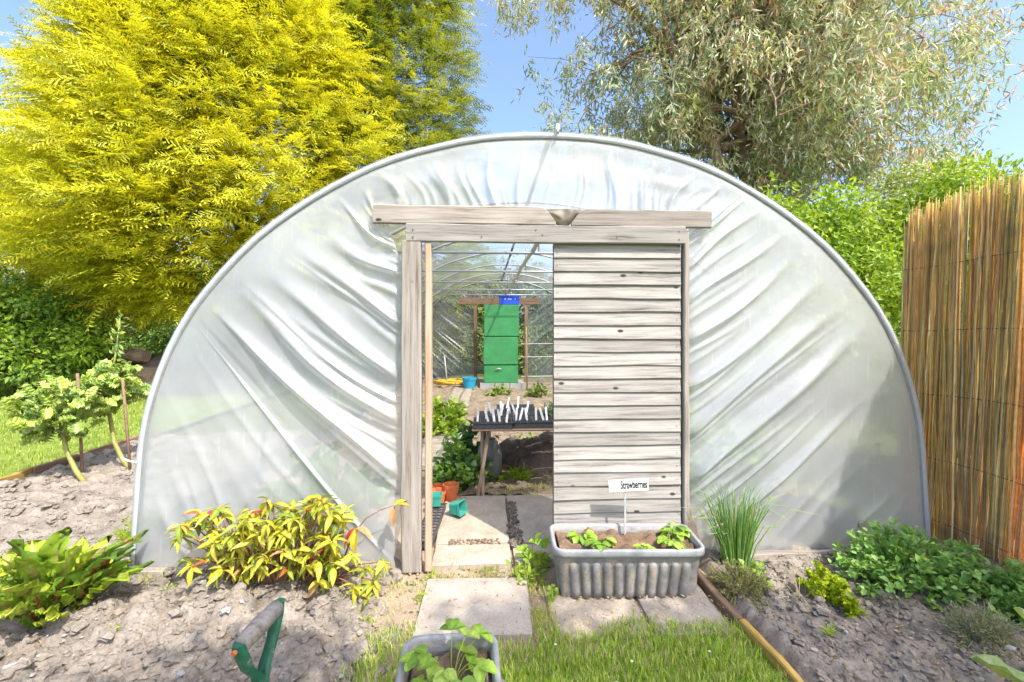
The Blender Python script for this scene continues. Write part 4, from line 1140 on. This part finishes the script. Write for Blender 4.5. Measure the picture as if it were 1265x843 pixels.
herb('cabbage_plant', 'dark round leaved plant behind the celery in the tunnel', (-.16, 4.75, .0), (.16, .16, .56), 160, .10, [(.06, .15, .06), (.09, .20, .07)], stems=16, wf=.9, up=.6)
herb('lettuce_plant', 'pale green plants farther back beside the tunnel path', (-.62, 6.4, .0), (.38, .45, .48), 700, .09, [(.34, .46, .05), (.42, .52, .07), (.26, .40, .05)], stems=40, wf=.8, up=.6)
herb('weed', 'low lime green weed on the tunnel soil before the dark mound', (.30, 4.42, -.02), (.18, .12, .12), 150, .055, [(.40, .52, .04), (.32, .46, .04)], stems=16, wf=.6)
herb('weed', 'small weed behind the dark mound under the seed bench', (.55, 5.65, -.0), (.2, .14, .14), 120, .06, [(.36, .48, .06), (.30, .42, .06)], stems=14, wf=.6)
herb('weed', 'tiny weed tuft between the celery and the mound', (.02, 4.38, -.02), (.09, .07, .09), 70, .04, [(.36, .48, .06), (.30, .42, .06)], stems=10, wf=.5)
herb('weed', 'round leaved weed in front of the concrete blocks at the far end', (.28, 9.6, -.0), (.3, .2, .2), 150, .08, [(.30, .42, .06), (.24, .36, .06)], stems=14, wf=.8)
herb('weed', 'small bushy weed right of the far concrete blocks', (1.05, 9.4, -.0), (.3, .2, .3), 200, .08, [(.22, .30, .08), (.20, .28, .06)], stems=14, wf=.8)
herb('bean_row', 'green crop row inside the tunnel behind the left sheet', (-1.25, 3.75, .0), (.55, .4, .55), 800, .08, celery, stems=50, wf=.7)
herb('bean_row', 'green crop row inside the tunnel behind the right sheet', (2.05, 3.9, .0), (.6, .5, .75), 1100, .09, celery, stems=60, wf=.7)
herb('tomato_plant', 'tall yellow green plant deep inside the right of the tunnel', (2.1, 5.4, .0), (.5, .7, 1.1), 1000, .10, [(.34, .42, .05), (.26, .38, .05)], stems=50, wf=.6)

# path weeds by the trough
herb('weed', 'broad leaved weed against the left end of the grey trough', (.29, 2.78, .0), (.10, .10, .20), 34, .07, [(.26, .40, .05), (.34, .46, .06)], stems=9, wf=.8)
herb('weed', 'sprawling weed at the edge of the front path slab', (.22, 2.62, .0), (.12, .10, .10), 60, .04, [(.30, .44, .05), (.38, .48, .07)], stems=12, wf=.6)
herb('weed', 'small weed at the foot of the grey trough corner', (.36, 2.45, -.01), (.06, .05, .07), 24, .035, [(.30, .44, .05), (.38, .48, .07)], stems=7, wf=.7)
for i, (x, y, s, lab) in enumerate(((-.60, 2.33, .05, 'tiny seedling weed on the soil beside the yellow shrub'), (-.78, 2.5, .04, 'tiny seedling right below the yellow shrub'), (-.33, 2.74, .06, 'small grassy weed at the foot of the door posts'), (-1.75, 2.62, .05, 'tiny weed at the foot of the left sheet near the board'), (-1.78, 2.30, .03, 'tiny seedling between the chard and the yellow shrub'), (-.36, 2.50, .06, 'small weed left of the front path slab'), (1.62, 2.05, .04, 'tiny seedling on the right soil bed'))):
    herb('weed', lab, (x, y, float(soil_h(x, y)) - .02 if x < -.6 else (.03 if x > 1 else -.02)), (s, s, s), 26, .02, [(.36, .48, .06), (.44, .50, .08)], stems=6, wf=.5)

# ------------------------------------------------------------------ chives
t = thing('chive_plant', (1.50, 2.66, 0), 'upright clump of thin green chives right of the trough', 'plant')
a = Acc(); bd = Acc()
for k in range(190):
    az = rng.uniform(0, 6.28); r0 = .07 * rng.random() ** .5; L = rng.uniform(.28, .55); ln = abs(rng.normal(.0, .34)) + .05
    b = np.array([1.50 + r0 * math.cos(az), 2.66 + r0 * math.sin(az) * .7, .0]); d = np.array([math.cos(az), math.sin(az) * .5, 0])
    pts = [b, b + d * L * ln * .25 + np.array([0, 0, L * .5]), b + d * L * ln * .62 + np.array([0, 0, L * .85]), b + d * L * ln * 1.05 + np.array([0, 0, L * (1.02 - .25 * ln)])]
    a.tube(pts, [.0028, .0026, .002, .0007], 4, np.array([(.17, .34, .06), (.24, .42, .08), (.13, .28, .07), (.34, .46, .12)][k % 4]))
    if k % 17 == 0:
        p = pts[2]; bd.tube([p, p + np.array([0, 0, .008]), p + np.array([0, 0, .018])], [.002, .006, .001], 6, (.42, .36, .22))
a.build('blades', M['stem'], t)['kind'] = 'stuff'
bd.build('buds', M['stem'], t)['kind'] = 'stuff'
herb('weed', 'round leaved weed in front of the chives', (1.52, 2.50, .0), (.09, .07, .16), 44, .05, [(.26, .42, .06), (.34, .48, .10)], stems=9, wf=.75)
# dry stalks
a = Acc()
for k in range(9):
    x, y = 1.66 + rng.normal(0, .04), 2.30 + rng.normal(0, .05); dx, dy = rng.normal(-.02, .06), rng.normal(.08, .08)
    a.tube([(x, y, .02), (x + dx * .5, y + dy * .5, .09), (x + dx, y + dy, .14 + .06 * rng.random())], .0016, 4, (.50, .40, .22))
tag(a.build('dry_stalks', M['stem']), 'dead straw coloured stalks beside the lime parsley', 'stalks', kind='stuff')

# ------------------------------------------------------------------ yellow shrub before the left sheet
t = thing('yellow_shrub', (-1.15, 2.66, 0), 'sprawling shrub with yellow and red leaves against the left sheet', 'shrub')
shr = [leaf_mesh('leaf', lance, 5, 8, .22, .30 + .05 * i, 0, 1, c, rb, i + 60, ribw=.14) for i, (c, rb) in enumerate([((.44, .46, .02), (.56, .54, .12)), ((.34, .40, .025), (.5, .5, .12)), ((.55, .50, .02), (.6, .55, .12)), ((.22, .32, .03), (.45, .48, .12)), ((.46, .48, .03), (.6, .5, .1)), ((.58, .52, .05), (.62, .6, .2))])]
red = [leaf_mesh('leaf', lance, 5, 8, .25, .4, 0, 1, c, c, 80 + i) for i, c in enumerate([(.52, .06, .05), (.55, .17, .06), (.55, .30, .14)])]
a = Acc()
wh = []
for k in range(125):
    x = rng.uniform(-1.66, -.78); u = (x + 1.30) / .52
    top = .47 - .18 * max(0, -x - 1.45) * 2 if x < -1.0 else .50 - .1 * (x + 1.0) * 2
    wh.append((x, 2.66 - rng.uniform(-.06, .17), rng.uniform(.10, max(.16, top)) + .02))
wh += [(-.66, 2.52, .16), (-.60, 2.46, .12), (-.70, 2.46, .10), (-.74, 2.55, .22), (-.56, 2.5, .20), (-.62, 2.42, .06), (-.82, 2.5, .2), (-.9, 2.5, .12)]
for (x, y, z) in wh:
    b = np.array([-1.2 + (x + 1.2) * .45, 2.68, -.02]); e = np.array([x, y, z]); m = (b + e) / 2 + np.array([0, 0, .05])
    a.tube([b, m, e], [.006, .0045, .003], 5, (.30, .16, .10))
    nl = rng.integers(6, 9); r0 = rng.uniform(0, 6.28)
    for j in range(nl):
        me = red[rng.integers(3)] if rng.random() < .04 else shr[rng.integers(6)]
        L = rng.uniform(.055, .095)
        obj('leaf', me, t, lmat(e - np.array([0, 0, .004 * j]), r0 + j * 6.28 / nl + rng.normal(0, .25), R(rng.uniform(-55, 38)), L, L * rng.uniform(.75, 1.0), R(rng.normal(0, 20))))
a.tube([(-.85, 2.66, .05), (-.78, 2.68, .25), (-.70, 2.68, .36), (-.62, 2.70, .40), (-.54, 2.71, .42)], [.006, .005, .004, .003, .002], 5, (.28, .13, .09))
for az, el, me in ((1.0, -70, red[1]), (3.0, -60, red[2]), (-.8, 20, shr[0]), (-2, 30, shr[2])): obj('leaf', me, t, lmat((-.54, 2.70, .42), az, R(el), .10, .10))
for az, el, me in ((1.0, -70, red[1]), (3.0, -60, shr[2]), (2, -40, red[0]), (-2, 0, red[2])): obj('leaf', me, t, lmat((-.74, 2.62, .33), az, R(el), .12, .12))
a.build('twigs', M['stem'], t)['kind'] = 'stuff'
# fallen dark leaf clump under the shrub
# ------------------------------------------------------------------ broad leaf at the lower right
t = thing('broad_leaf_plant', (2.16, 1.50, 0), 'long pale green pointed leaf reaching in at the lower right corner', 'plant')
bl = leaf_mesh('leaf', strap, 7, 14, .25, .16, .006, 2, (.34, .46, .16), (.50, .55, .28), 90)
for az, el, L, b in ((1.05, 38, .40, (2.16, 1.46, .02)), (.3, 60, .42, (2.2, 1.45, .02)), (-.6, 50, .4, (2.22, 1.42, .02)), (2.2, 40, .36, (2.14, 1.40, .02)), (-1.6, 45, .36, (2.2, 1.4, .02))):
    obj('leaf', bl, t, lmat(b, az, R(el), L, L * .85))

# ------------------------------------------------------------------ troughs
def rr(w, d, r, n=6):
    pts = []
    for cx, cyy, a0 in ((w / 2 - r, d / 2 - r, 0), (-w / 2 + r, d / 2 - r, 90), (-w / 2 + r, -d / 2 + r, 180), (w / 2 - r, -d / 2 + r, 270)):
        for k in range(n + 1):
            an = R(a0 + 90 * k / n); pts.append((cx + r * math.cos(an), cyy + r * math.sin(an)))
    return np.array(pts)
def loft(rings):
    m = len(rings[0]); V = np.concatenate(rings)
    i = np.arange(len(rings) - 1)[:, None] * m; j = np.arange(m)[None]; k = (j + 1) % m
    return V, np.stack([i + j, i + k, i + m + k, i + m + j], -1).reshape(-1, 4)
def trough(label, x, y, rz, w, d, h, soil_z):
    mt = TR(x, y, 0, 0, rz)
    t = thing('planter_trough', (x, y, 0), label, 'planter', 'grey plastic planter troughs')
    def ring(sw, z, r=.07): p = rr(w + sw, d + sw, max(.02, r + sw / 2)); return np.column_stack([p, np.full(len(p), z)])
    a = Acc(); a.add(*loft([ring(-.10, .0), ring(-.095, .012), ring(-.055, h * .72), ring(-.045, h - .05), ring(-.045, h - .012), ring(-.052, h - .012), ring(-.06, h - .06), ring(-.11, .03)]))
    b = ring(-.11, .03); nb = len(b); a.add(np.vstack([b, [[0, 0, .03]]]), np.stack([np.arange(nb), (np.arange(nb) + 1) % nb, np.full(nb, nb)], 1))
    o = obj('body', a.mesh('body', M['worn_plastic'], True), t, mt)
    a = Acc(); a.add(*loft([ring(-.042, h - .045), ring(-.006, h - .04), ring(.0, h - .028), ring(.0, h - .008), ring(-.008, h), ring(-.03, h + .001), ring(-.045, h - .004), ring(-.052, h - .02), ring(-.06, h - .05)]))
    obj('rim', a.mesh('rim', M['grey_plastic'], True), t, mt)
    # ribs: half-round flutes round the lower body
    nr = 12; prev = None
    z0, z1 = .006, h * .66
    for side in (0, 1, 2, 3):
        cnt = 11 if side % 2 == 0 else 4; span = (w if side % 2 == 0 else d) - .20
        for q in range(cnt):
            f = (q + .5) / cnt - .5; v = []
            zs = np.linspace(z0, z1, 6); pts = []; rad = []
            for zq in np.concatenate([zs, [z1 + .012, z1 + .018]]):
                shrink = -.10 + .045 * zq / h
                off = (d if side % 2 == 0 else w) / 2 + shrink / 2
                along = f * (span + .06 * zq / h)
                if side == 0: pts.append((along, -off, zq))
                elif side == 2: pts.append((along, off, zq))
                elif side == 1: pts.append((off, along, zq))
                else: pts.append((-off, along, zq))
            pr = span / cnt * .44
            a = Acc(); a.tube(pts, [pr] * 6 + [pr * .75, pr * .2], 10)
            obj('rib', a.mesh('rib', M['worn_plastic'], True), t, mt)
    # soil
    g = 40; us = np.linspace(-.5, .5, g); X, Y = np.meshgrid(us * (w - .085), us * (d - .085), indexing='ij')
    Z = soil_z + soil_h(X * 2.2 + x * 9, Y * 2.2, .42)
    obj('soil', mesh_np('soil', np.stack([X, Y, Z], -1).reshape(-1, 3), grid_faces(g, g), mat=M['compost'], smooth=True), t, mt)
    n = 420; a = Acc()
    return t, mt
trough('grey ribbed trough of strawberries standing before the slatted door', .782, 2.565, -.05, .835, .345, .275, .235)
trough('grey trough end at the bottom edge with one strawberry plant', -.125, 1.375, .03, .36, .84, .275, .215)

def strawberry(x, y, z, n, L, label, stemL=.10):
    t = thing('strawberry_plant', (x, y, z), label, 'plant', 'strawberry plants')
    def leaflet(v): return .04 + .40 * math.sin(math.pi * (v * .86 + .07)) ** .8
    cols = [(.26, .42, .05), (.34, .50, .07), (.20, .35, .05), (.40, .52, .10)]
    for k in range(n):
        az = k * 2.399 + rng.normal(0, .3); out = rng.uniform(.3, 1.0); sl = stemL * rng.uniform(.6, 1.2)
        d = np.array([math.cos(az), math.sin(az), 0]); tip = np.array([x, y, z]) + d * sl * out + np.array([0, 0, sl * (1.15 - .55 * out)])
        a = Acc(); a.tube([(x, y, z - .01), (np.array([x, y, z]) + tip) / 2 + np.array([0, 0, sl * .15]), tip], [.0022, .002, .0016], 5, (.42, .48, .10))
        c = np.array(cols[k % 4])
        for da in (-1.15, 0, 1.15):
            az2 = az + da; d2 = np.array([math.cos(az2), math.sin(az2), 0]); s2 = np.array([-math.sin(az2), math.cos(az2), 0]); tilt = rng.uniform(-.35, .35)
            vv = np.linspace(0, 1, 9); uu2 = np.linspace(-1, 1, 5)
            l = L * (1.1 if da == 0 else .92)
            V = []
            for u in uu2:
                for i, v in enumerate(vv):
                    wv = leaflet(v) * l * (1 + (.10 if i % 2 else -.06) * (abs(u) > .9)) * .95
                    V.append(tip + d2 * l * v + s2 * u * wv + np.array([0, 0, .16 * abs(u) * wv * 2 + tilt * l * v - .35 * l * v * v]))
            cc = np.repeat(c[None], 45, 0) * (1 + .08 * rng.normal(size=(45, 1))); cc[18:27] *= 1.25
            a.add(V, grid_faces(5, 9), np.clip(cc, 0, .9))
        a.build('leaf', M['plant_leaf'], t, True)
    return t
strawberry(.56, 2.60, .235, 5, .05, 'leftmost strawberry plant in the ribbed trough', .05)
strawberry(.64, 2.50, .235, 5, .055, 'pale strawberry plant left of the name sign', .06)
strawberry(.86, 2.46, .235, 4, .04, 'small dark strawberry seedling right of the sign post', .04)
strawberry(1.03, 2.50, .235, 8, .05, 'bushier strawberry plant near the right end of the trough', .07)
strawberry(1.10, 2.60, .24, 6, .05, 'strawberry plant in the back right corner of the trough', .07)
strawberry(-.125, 1.60, .215, 13, .056, 'strawberry plant in the trough at the bottom edge', .15)
strawberry(-.09, 1.47, .215, 4, .058, 'small strawberry rosette at the bottom picture edge', .05)

# ------------------------------------------------------------------ name sign
t = thing('plant_sign', (.825, 2.675, .22), 'white name sign on a grey post reading Strawberries', 'sign')
a = Acc(); a.box((.820, 2.672, .20), (.832, 2.678, .535)); a.build('post', M['sheet_metal'], t)
sm = TR(.845, 2.667, .527, R(-3), R(-4))
a = Acc(); a.box((-.118, -.003, -.034), (.118, .003, .034)); obj('board', a.mesh('board', M['white_plastic']), t, sm)
cu = bpy.data.curves.new('lettering', 'FONT'); cu.body = 'Strawberries'; cu.size = .066; cu.align_x = 'RIGHT'; cu.align_y = 'CENTER'; cu.offset = .0016
to = bpy.data.objects.new('lettering', cu); COL.objects.link(to)
bpy.context.view_layer.update()
me = bpy.data.meshes.new_from_object(to.evaluated_get(bpy.context.evaluated_depsgraph_get()))
bpy.data.objects.remove(to)
me.materials.clear(); me.materials.append(M['ink'])
obj('lettering', me, t, sm @ Matrix.Translation((.109, -.0042, .002)) @ Matrix.Rotation(R(90), 4, 'X') @ Matrix.Diagonal((.46, 1.0, 1, 1)))

# ------------------------------------------------------------------ spade handle
t = thing('garden_spade', (-.54, 1.13, 0), 'green D handle of a garden spade standing in the left bed', 'spade')
gA = np.array([-.555, 1.055, .755]); gB = np.array([-.522, 1.175, .775]); yk = np.array([-.537, 1.118, .635])
a = Acc(); a.tube([gA + (gB - gA) * .04, gA * .5 + gB * .5 + np.array([0, 0, .002]), gB - (gB - gA) * .04], [.019, .022, .019], 10); 
o = a.build('grip', M['old_wood'], t, True)
for p in (gA, gB):
    s = (p - yk); side = unit(np.cross(s, gB - gA))
    ax = unit(gB - gA) * (1 if p is gB else -1)
    a = Acc(); pts = [yk + np.array([0, 0, -.05]), yk + s * .15 + ax * .004, yk + s * .5 + ax * .012, yk + s * .85 + ax * .006, p + s * .08]
    Vt = []; 
    for i, q in enumerate(pts):
        wd = [.018, .017, .016, .019, .014][i]; th = .006
        n1 = side * wd; n2 = ax * th
        Vt.append(np.array([q - n1 - n2, q - n1 * .6 + n2 * 1.3, q + n1 * .6 + n2 * 1.3, q + n1 - n2]))
    V, Q = loft(Vt); cap = np.array([[0, 1, 2, 3]])
    a.add(V, Q); a.add(Vt[0], cap[:, ::-1]); a.add(Vt[-1], cap)
    a.build('strap', M['green_handle'], t, True)
    a = Acc(); rp = p + ax * .006; a.tube([rp - ax * .004, rp + ax * .012], .006, 8); a.build('rivet', M['terracotta'], t)
a = Acc(); a.tube([yk + np.array([0, 0, -.03]), (-.54, 1.122, .3), (-.543, 1.13, .02)], [.021, .019, .02], 10); a.build('shaft', M['log_wood'], t, True)
a = Acc(); a.tube([(-.541, 1.126, .22), (-.543, 1.13, .06)], [.023, .026], 10); a.build('socket', M['green_handle'], t, True)
a = Acc(); a.box((-.63, 1.122, -.08), (-.455, 1.134, .12)); a.build('blade', M['steel'], t)

# ------------------------------------------------------------------ inside the tunnel
# seed bench
t = thing('seed_bench', (.45, 4.4, 0), 'low wooden bench with splayed legs carrying the seed trays', 'bench')
for k in range(6): board('top_board', 1.12, .018, .155, TR(.435, 3.99 + k * .168, .575), M['brown_wood'], t, 5, .003)
for x0, y0, x1, y1 in ((-.03, 3.97, -.04, 4.10), (-.08, 3.98, .02, 4.02), (.93, 4.0, .93, 4.1), (-.02, 4.85, -.02, 4.8), (.93, 4.85, .93, 4.8)):
    p = Vector((x0, y0, 0 - .03)); q = Vector((x1, y1, .565)); d = q - p
    board('leg', d.length, .03, .03, Matrix.Translation((p + q) / 2) @ d.to_track_quat('X', 'Z').to_matrix().to_4x4(), M['log_wood'], t, 4, .002)
def seed_tray(x, y, z, w, d, h, nx, ny, label, rz=0., grow=None):
    t = thing('seed_tray', (x, y, z), label, 'tray', 'black seed trays')
    mt = TR(x, y, z, 0, rz); a = Acc(); th = .004
    for i in range(nx + 1): xx = -w / 2 + w * i / nx; a.box((xx - th, -d / 2, 0), (xx + th, d / 2, h))
    for j in range(ny + 1): yy = -d / 2 + d * j / ny; a.box((-w / 2 + th, yy - th, .0), (w / 2 - th, yy + th, h - .001))
    a.box((-w / 2 - .012, -d / 2 - .012, h - .006), (w / 2 + .012, -d / 2 - th - .001, h + .002)); a.box((-w / 2 - .012, d / 2 + th + .001, h - .006), (w / 2 + .012, d / 2 + .012, h + .002))
    obj('cells', a.mesh('cells', M['black_plastic']), t, mt)
    a = Acc(); a.box((-w / 2 + .001, -d / 2 + .001, .003), (w / 2 - .001, d / 2 - .001, h * .8)); obj('compost', a.mesh('compost', M['dark_soil']), t, mt)
TZ = .585
seed_tray(.055, 4.03, TZ, .33, .22, .055, 6, 4, 'front left seed tray on the bench edge')
seed_tray(.41, 4.06, TZ, .34, .23, .055, 6, 4, 'front right seed tray on the bench')
seed_tray(.09, 4.33, TZ, .32, .22, .055, 6, 4, 'rear left seed tray on the bench')
seed_tray(.46, 4.36, TZ, .36, .22, .055, 6, 4, 'rear right seed tray on the bench')
seed_tray(.30, 4.68, TZ, .38, .24, .055, 6, 4, 'rearmost seed tray on the bench')
lm = Acc(); lm.box((-.009, -.001, 0), (.009, .001, .13)); lm = lm.mesh('plant_label', M['white_plastic'])
spots = [(-.08, 4.0), (.02, 3.98), (.07, 3.97), (.12, 3.98), (.17, 3.96), (.0, 4.10), (.06, 4.12), (.11, 4.11), (.26, 4.02), (.29, 4.03), (.36, 4.01), (.44, 4.02), (.51, 4.02), (.54, 4.04), (.05, 4.35), (.14, 4.36), (.23, 4.35), (.28, 4.34), (.38, 4.36), (.13, 4.25), (.20, 4.62), (.32, 4.66)]
for x, y in spots:
    o = obj('plant_label', lm, None, TR(x, y, TZ + .035, R(rng.normal(0, 13)), R(rng.normal(0, 14)), R(rng.normal(0, 8))))
    tag(o, 'white label stick in the ' + ('front left' if y < 4.2 and x < .22 else 'front right' if y < 4.2 else 'rear') + ' seed trays on the bench', 'label', 'white labels in the seed trays')
herb('leek_seedlings', 'blue green seedlings at the right end of the bench', (.62, 4.25, TZ + .04), (.12, .12, .14), 260, .05, [(.14, .26, .14), (.20, .32, .18)], stems=20, wf=.25)

# watering can
t = thing('watering_can', (.03, 4.50, 0), 'grey watering can on the soil behind the bench leg', 'watering can')
th_ = np.linspace(0, 2 * np.pi, 20, endpoint=False)
def cyl(cx, cyy, zs, rs, n=20):
    an = np.linspace(0, 2 * np.pi, n, endpoint=False)
    return [np.column_stack([cx + r_ * np.cos(an), cyy + r_ * np.sin(an), np.full(n, z_)]) for z_, r_ in zip(zs, rs)]
a = Acc(); a.add(*loft(cyl(.03, 4.50, [.0, .01, .20, .28, .32, .33, .36], [.115, .125, .12, .105, .07, .06, .06]))); a.build('body', M['can_grey'], t, True)
a = Acc(); a.tube([(.03, 4.40, .16), (.05, 4.30, .22), (.08, 4.18, .36), (.09, 4.13, .42)], [.03, .022, .016, .016], 8); a.build('spout', M['can_grey'], t, True)
a = Acc(); a.tube([(.03, 4.47, .35), (.03, 4.48, .42), (.03, 4.58, .43), (.03, 4.65, .32), (.03, 4.62, .15)], .012, 8); a.build('handle', M['can_grey'], t, True)

# green cabinet on blocks, blue box on top
t = thing('storage_cabinet', (.35, 10.9, .13), 'tall green three section cabinet at the far end of the tunnel', 'cabinet')
def bevbox(x0, x1, y0, y1, z0, z1, r=.02):
    p = rr(x1 - x0, z1 - z0, r, 4); cx, cz = (x0 + x1) / 2, (z0 + z1) / 2
    rings = [np.column_stack([p[:, 0] * s + cx, np.full(len(p), yv), p[:, 1] * s + cz]) for yv, s in ((y1, 1), (y0 + .015, 1), (y0, .975))]
    a = Acc(); a.add(*loft(rings)); n = len(p)
    for rg, sgn in ((rings[-1], 1), (rings[0], -1)): a.add(np.vstack([rg, rg.mean(0)]), np.stack([np.arange(n), (np.arange(n) + 1) % n, np.full(n, n)], 1)[:, ::sgn])
    return a
bevbox(-.06, .76, 10.62, 11.3, 1.225, 1.96).build('panel', M['green_paint'], t)
bevbox(-.075, .735, 10.60, 11.3, .565, 1.205).build('panel', M['green_paint'], t)
bevbox(-.06, .74, 10.62, 11.3, .135, .545).build('panel', M['green_paint'], t)
a = Acc(); a.box((-.03, 10.66, .14), (.72, 11.28, 1.95)); a.build('carcass', M['green_paint'], t)
a = Acc(); a.tube([(.21, 10.585, .46), (.27, 10.575, .475), (.35, 10.585, .465)], .014, 6); a.build('handle', M['sheet_metal'], t, True)
for k, x in enumerate((-.15, .20, .55)):
    a = Acc(); a.box((x, 10.55, -.02), (x + .335, 11.35, .128)); o = a.build('concrete_block', M['block'])
    tag(o, ['left concrete block under the green cabinet', 'middle concrete block under the green cabinet', 'right concrete block under the green cabinet'][k], 'block', 'blocks under the cabinet')
t = thing('blue_box', (.55, 10.85, 1.965), 'blue plastic box standing on top of the green cabinet', 'box')
bevbox(.31, .77, 10.64, 11.0, 1.966, 2.15, .015).build('body', M['blue_plastic'], t)
a = Acc(); a.box((.30, 10.63, 2.151), (.78, 11.01, 2.19)); a.build('lid', M['blue_plastic'], t)
a = Acc()
for x in (.42, .50, .53, .56, .66): a.box((x, 10.636, 2.085), (x + .022, 10.638, 2.105))
a.build('markings', M['white_plastic'], t)

# hose, pots and canes
a = Acc(); an = np.linspace(0, 6.28 * 5, 120)
a.tube(np.column_stack([-.85 + (.36 + .05 * np.sin(an * .37)) * np.cos(an), 11.0 + (.26 + .04 * np.cos(an * .5)) * np.sin(an), .05 + .05 * an / 31 + .03 * np.sin(an * 1.7 + 1) + .04]), .022, 6)
tag(a.build('garden_hose', M['yellow_hose'], None, True), 'yellow garden hose coiled at the far end of the tunnel', 'hose')
def pot(name, x, y, z, r0, r1, h, mat, label, cat='pot', tilt=0., rz=0., group=None):
    an = 24; zs = [0, h * .78, h * .78, h, h, h * .78, .01]; rs = [r0, r0 + (r1 - r0) * .8, r1, r1 * 1.02, r1 * .93, r1 * .86, r0 * .9]
    a = Acc(); rg = cyl(0, 0, zs, rs, an); a.add(*loft(rg))
    b = rg[0]; a.add(np.vstack([b, [[0, 0, 0]]]), np.stack([(np.arange(an) + 1) % an, np.arange(an), np.full(an, an)], 1))
    b = rg[-1]; a.add(np.vstack([b, [[0, 0, .01]]]), np.stack([np.arange(an), (np.arange(an) + 1) % an, np.full(an, an)], 1))
    o = obj(name, a.mesh(name, mat, False), None, TR(x, y, z, 0, rz, tilt)); return tag(o, label, cat, group)
pot('plant_pot', -.40, 10.6, .03, .13, .17, .24, M['cyan_plastic'], 'small bright blue pot left of the green cabinet')
for k, (x, y, z, lab) in enumerate(((-.405, 3.80, .016, 'terracotta pot nearest the door post inside the tunnel'), (-.30, 3.86, .016, 'terracotta pot at the right of the terracotta pots'), (-.40, 3.92, .016, 'terracotta pot at the back of the terracotta pots'))):
    pot('plant_pot', x, y, z - (.0 if k == 1 else .03), .05, .068, .125, M['terracotta'], lab, group='terracotta pots inside the door')
def sqpot(x, y, z, s, h, label, tilt, rz):
    a = Acc(); rg = []
    for zq, f in ((0, .78), (h * .8, .96), (h * .8, 1.03), (h, 1.05), (h, .97), (.008, .72)):
        p = rr(s * f, s * f, .012, 3); rg.append(np.column_stack([p, np.full(len(p), zq)]))
    a.add(*loft(rg)); n = len(rg[0]); a.add(np.vstack([rg[0], [[0, 0, 0]]]), np.stack([(np.arange(n) + 1) % n, np.arange(n), np.full(n, n)], 1))
    a.add(np.vstack([rg[-1], [[0, 0, .008]]]), np.stack([np.arange(n), (np.arange(n) + 1) % n, np.full(n, n)], 1))
    return tag(obj('square_pot', a.mesh('square_pot', M['teal_plastic']), None, TR(x, y, z, 0, rz, tilt)), label, 'pot', 'teal square pots')
sqpot(-.265, 3.53, .075, .10, .10, 'teal square pot tipped on its side on the slab', R(82), R(60))
sqpot(-.395, 3.62, .06, .085, .09, 'teal square pot standing in the module tray', 0, R(5))
seed_tray(-.405, 3.36, .0, .12, .62, .05, 3, 12, 'long dark module tray inside the left door post', R(-3))
for x, y, h, lx, lab in ((.93, 10.4, 1.45, -.02, 'bamboo cane upright right of the green cabinet'), (-.95, 11.2, .75, -.08, 'short pale cane leaning at the far end left')):
    o = Acc().tube([(x, y, -.03), (x + lx, y, h)], .015, 6, (.5, .36, .2)).build('bamboo_cane', M['log_wood'] if x > 0 else M['white_pipe'], None, True); tag(o, lab, 'cane')
t = thing('string_trellis', (1.3, 10.5, 0), 'thin strings stretched between canes right of the cabinet', 'trellis')
for z in (1.05, .75, .3): Acc().tube([(.80, 10.45, z), (2.3, 10.5, z + .01)], .007, 4).build('string', M['white_pipe'], t)
Acc().tube([(2.3, 10.5, -.02), (2.3, 10.5, 1.4)], .015, 6).build('cane', M['log_wood'], t)

# ------------------------------------------------------------------ logs under the conifer
def log(x, y, z, L, r_, rz, label, flat=1.0):
    a = Acc(); xs = np.linspace(-L / 2, L / 2, 8)
    V, Q = tube(np.column_stack([xs, .02 * rng.normal(size=8), .02 * rng.normal(size=8)]), r_ * (1 + .12 * rng.normal(size=8)), 9); V[:, 2] *= flat
    a.add(V, Q); o = obj('log', a.mesh('log', M['log_wood'], False), None, TR(x, y, z, 0, rz)); tag(o, label, 'log', 'logs under the conifer')
log(-8.0, 10.3, .85, 1.2, .14, .2, 'topmost brown log of the heap beneath the conifer')
log(-7.8, 10.2, .42, 1.5, .17, -.1, 'middle brown log of the heap beneath the conifer')
log(-7.7, 10.0, .13, 1.9, .18, .05, 'bottom brown log of the heap beneath the conifer')
def zbank(X, Y):
    q = ((X + 7.2) / 1.5) ** 2 + ((Y - 10.9) / .9) ** 2
    return 1.0 * np.clip(1 - q, 0, 1) ** .6 + .1 * fbm(X * 2, Y * 2, 88, 3) - .14
sheet('earth_bank', -8.8, -5.6, 9.9, 11.9, .06, zbank, M['dark_soil'])
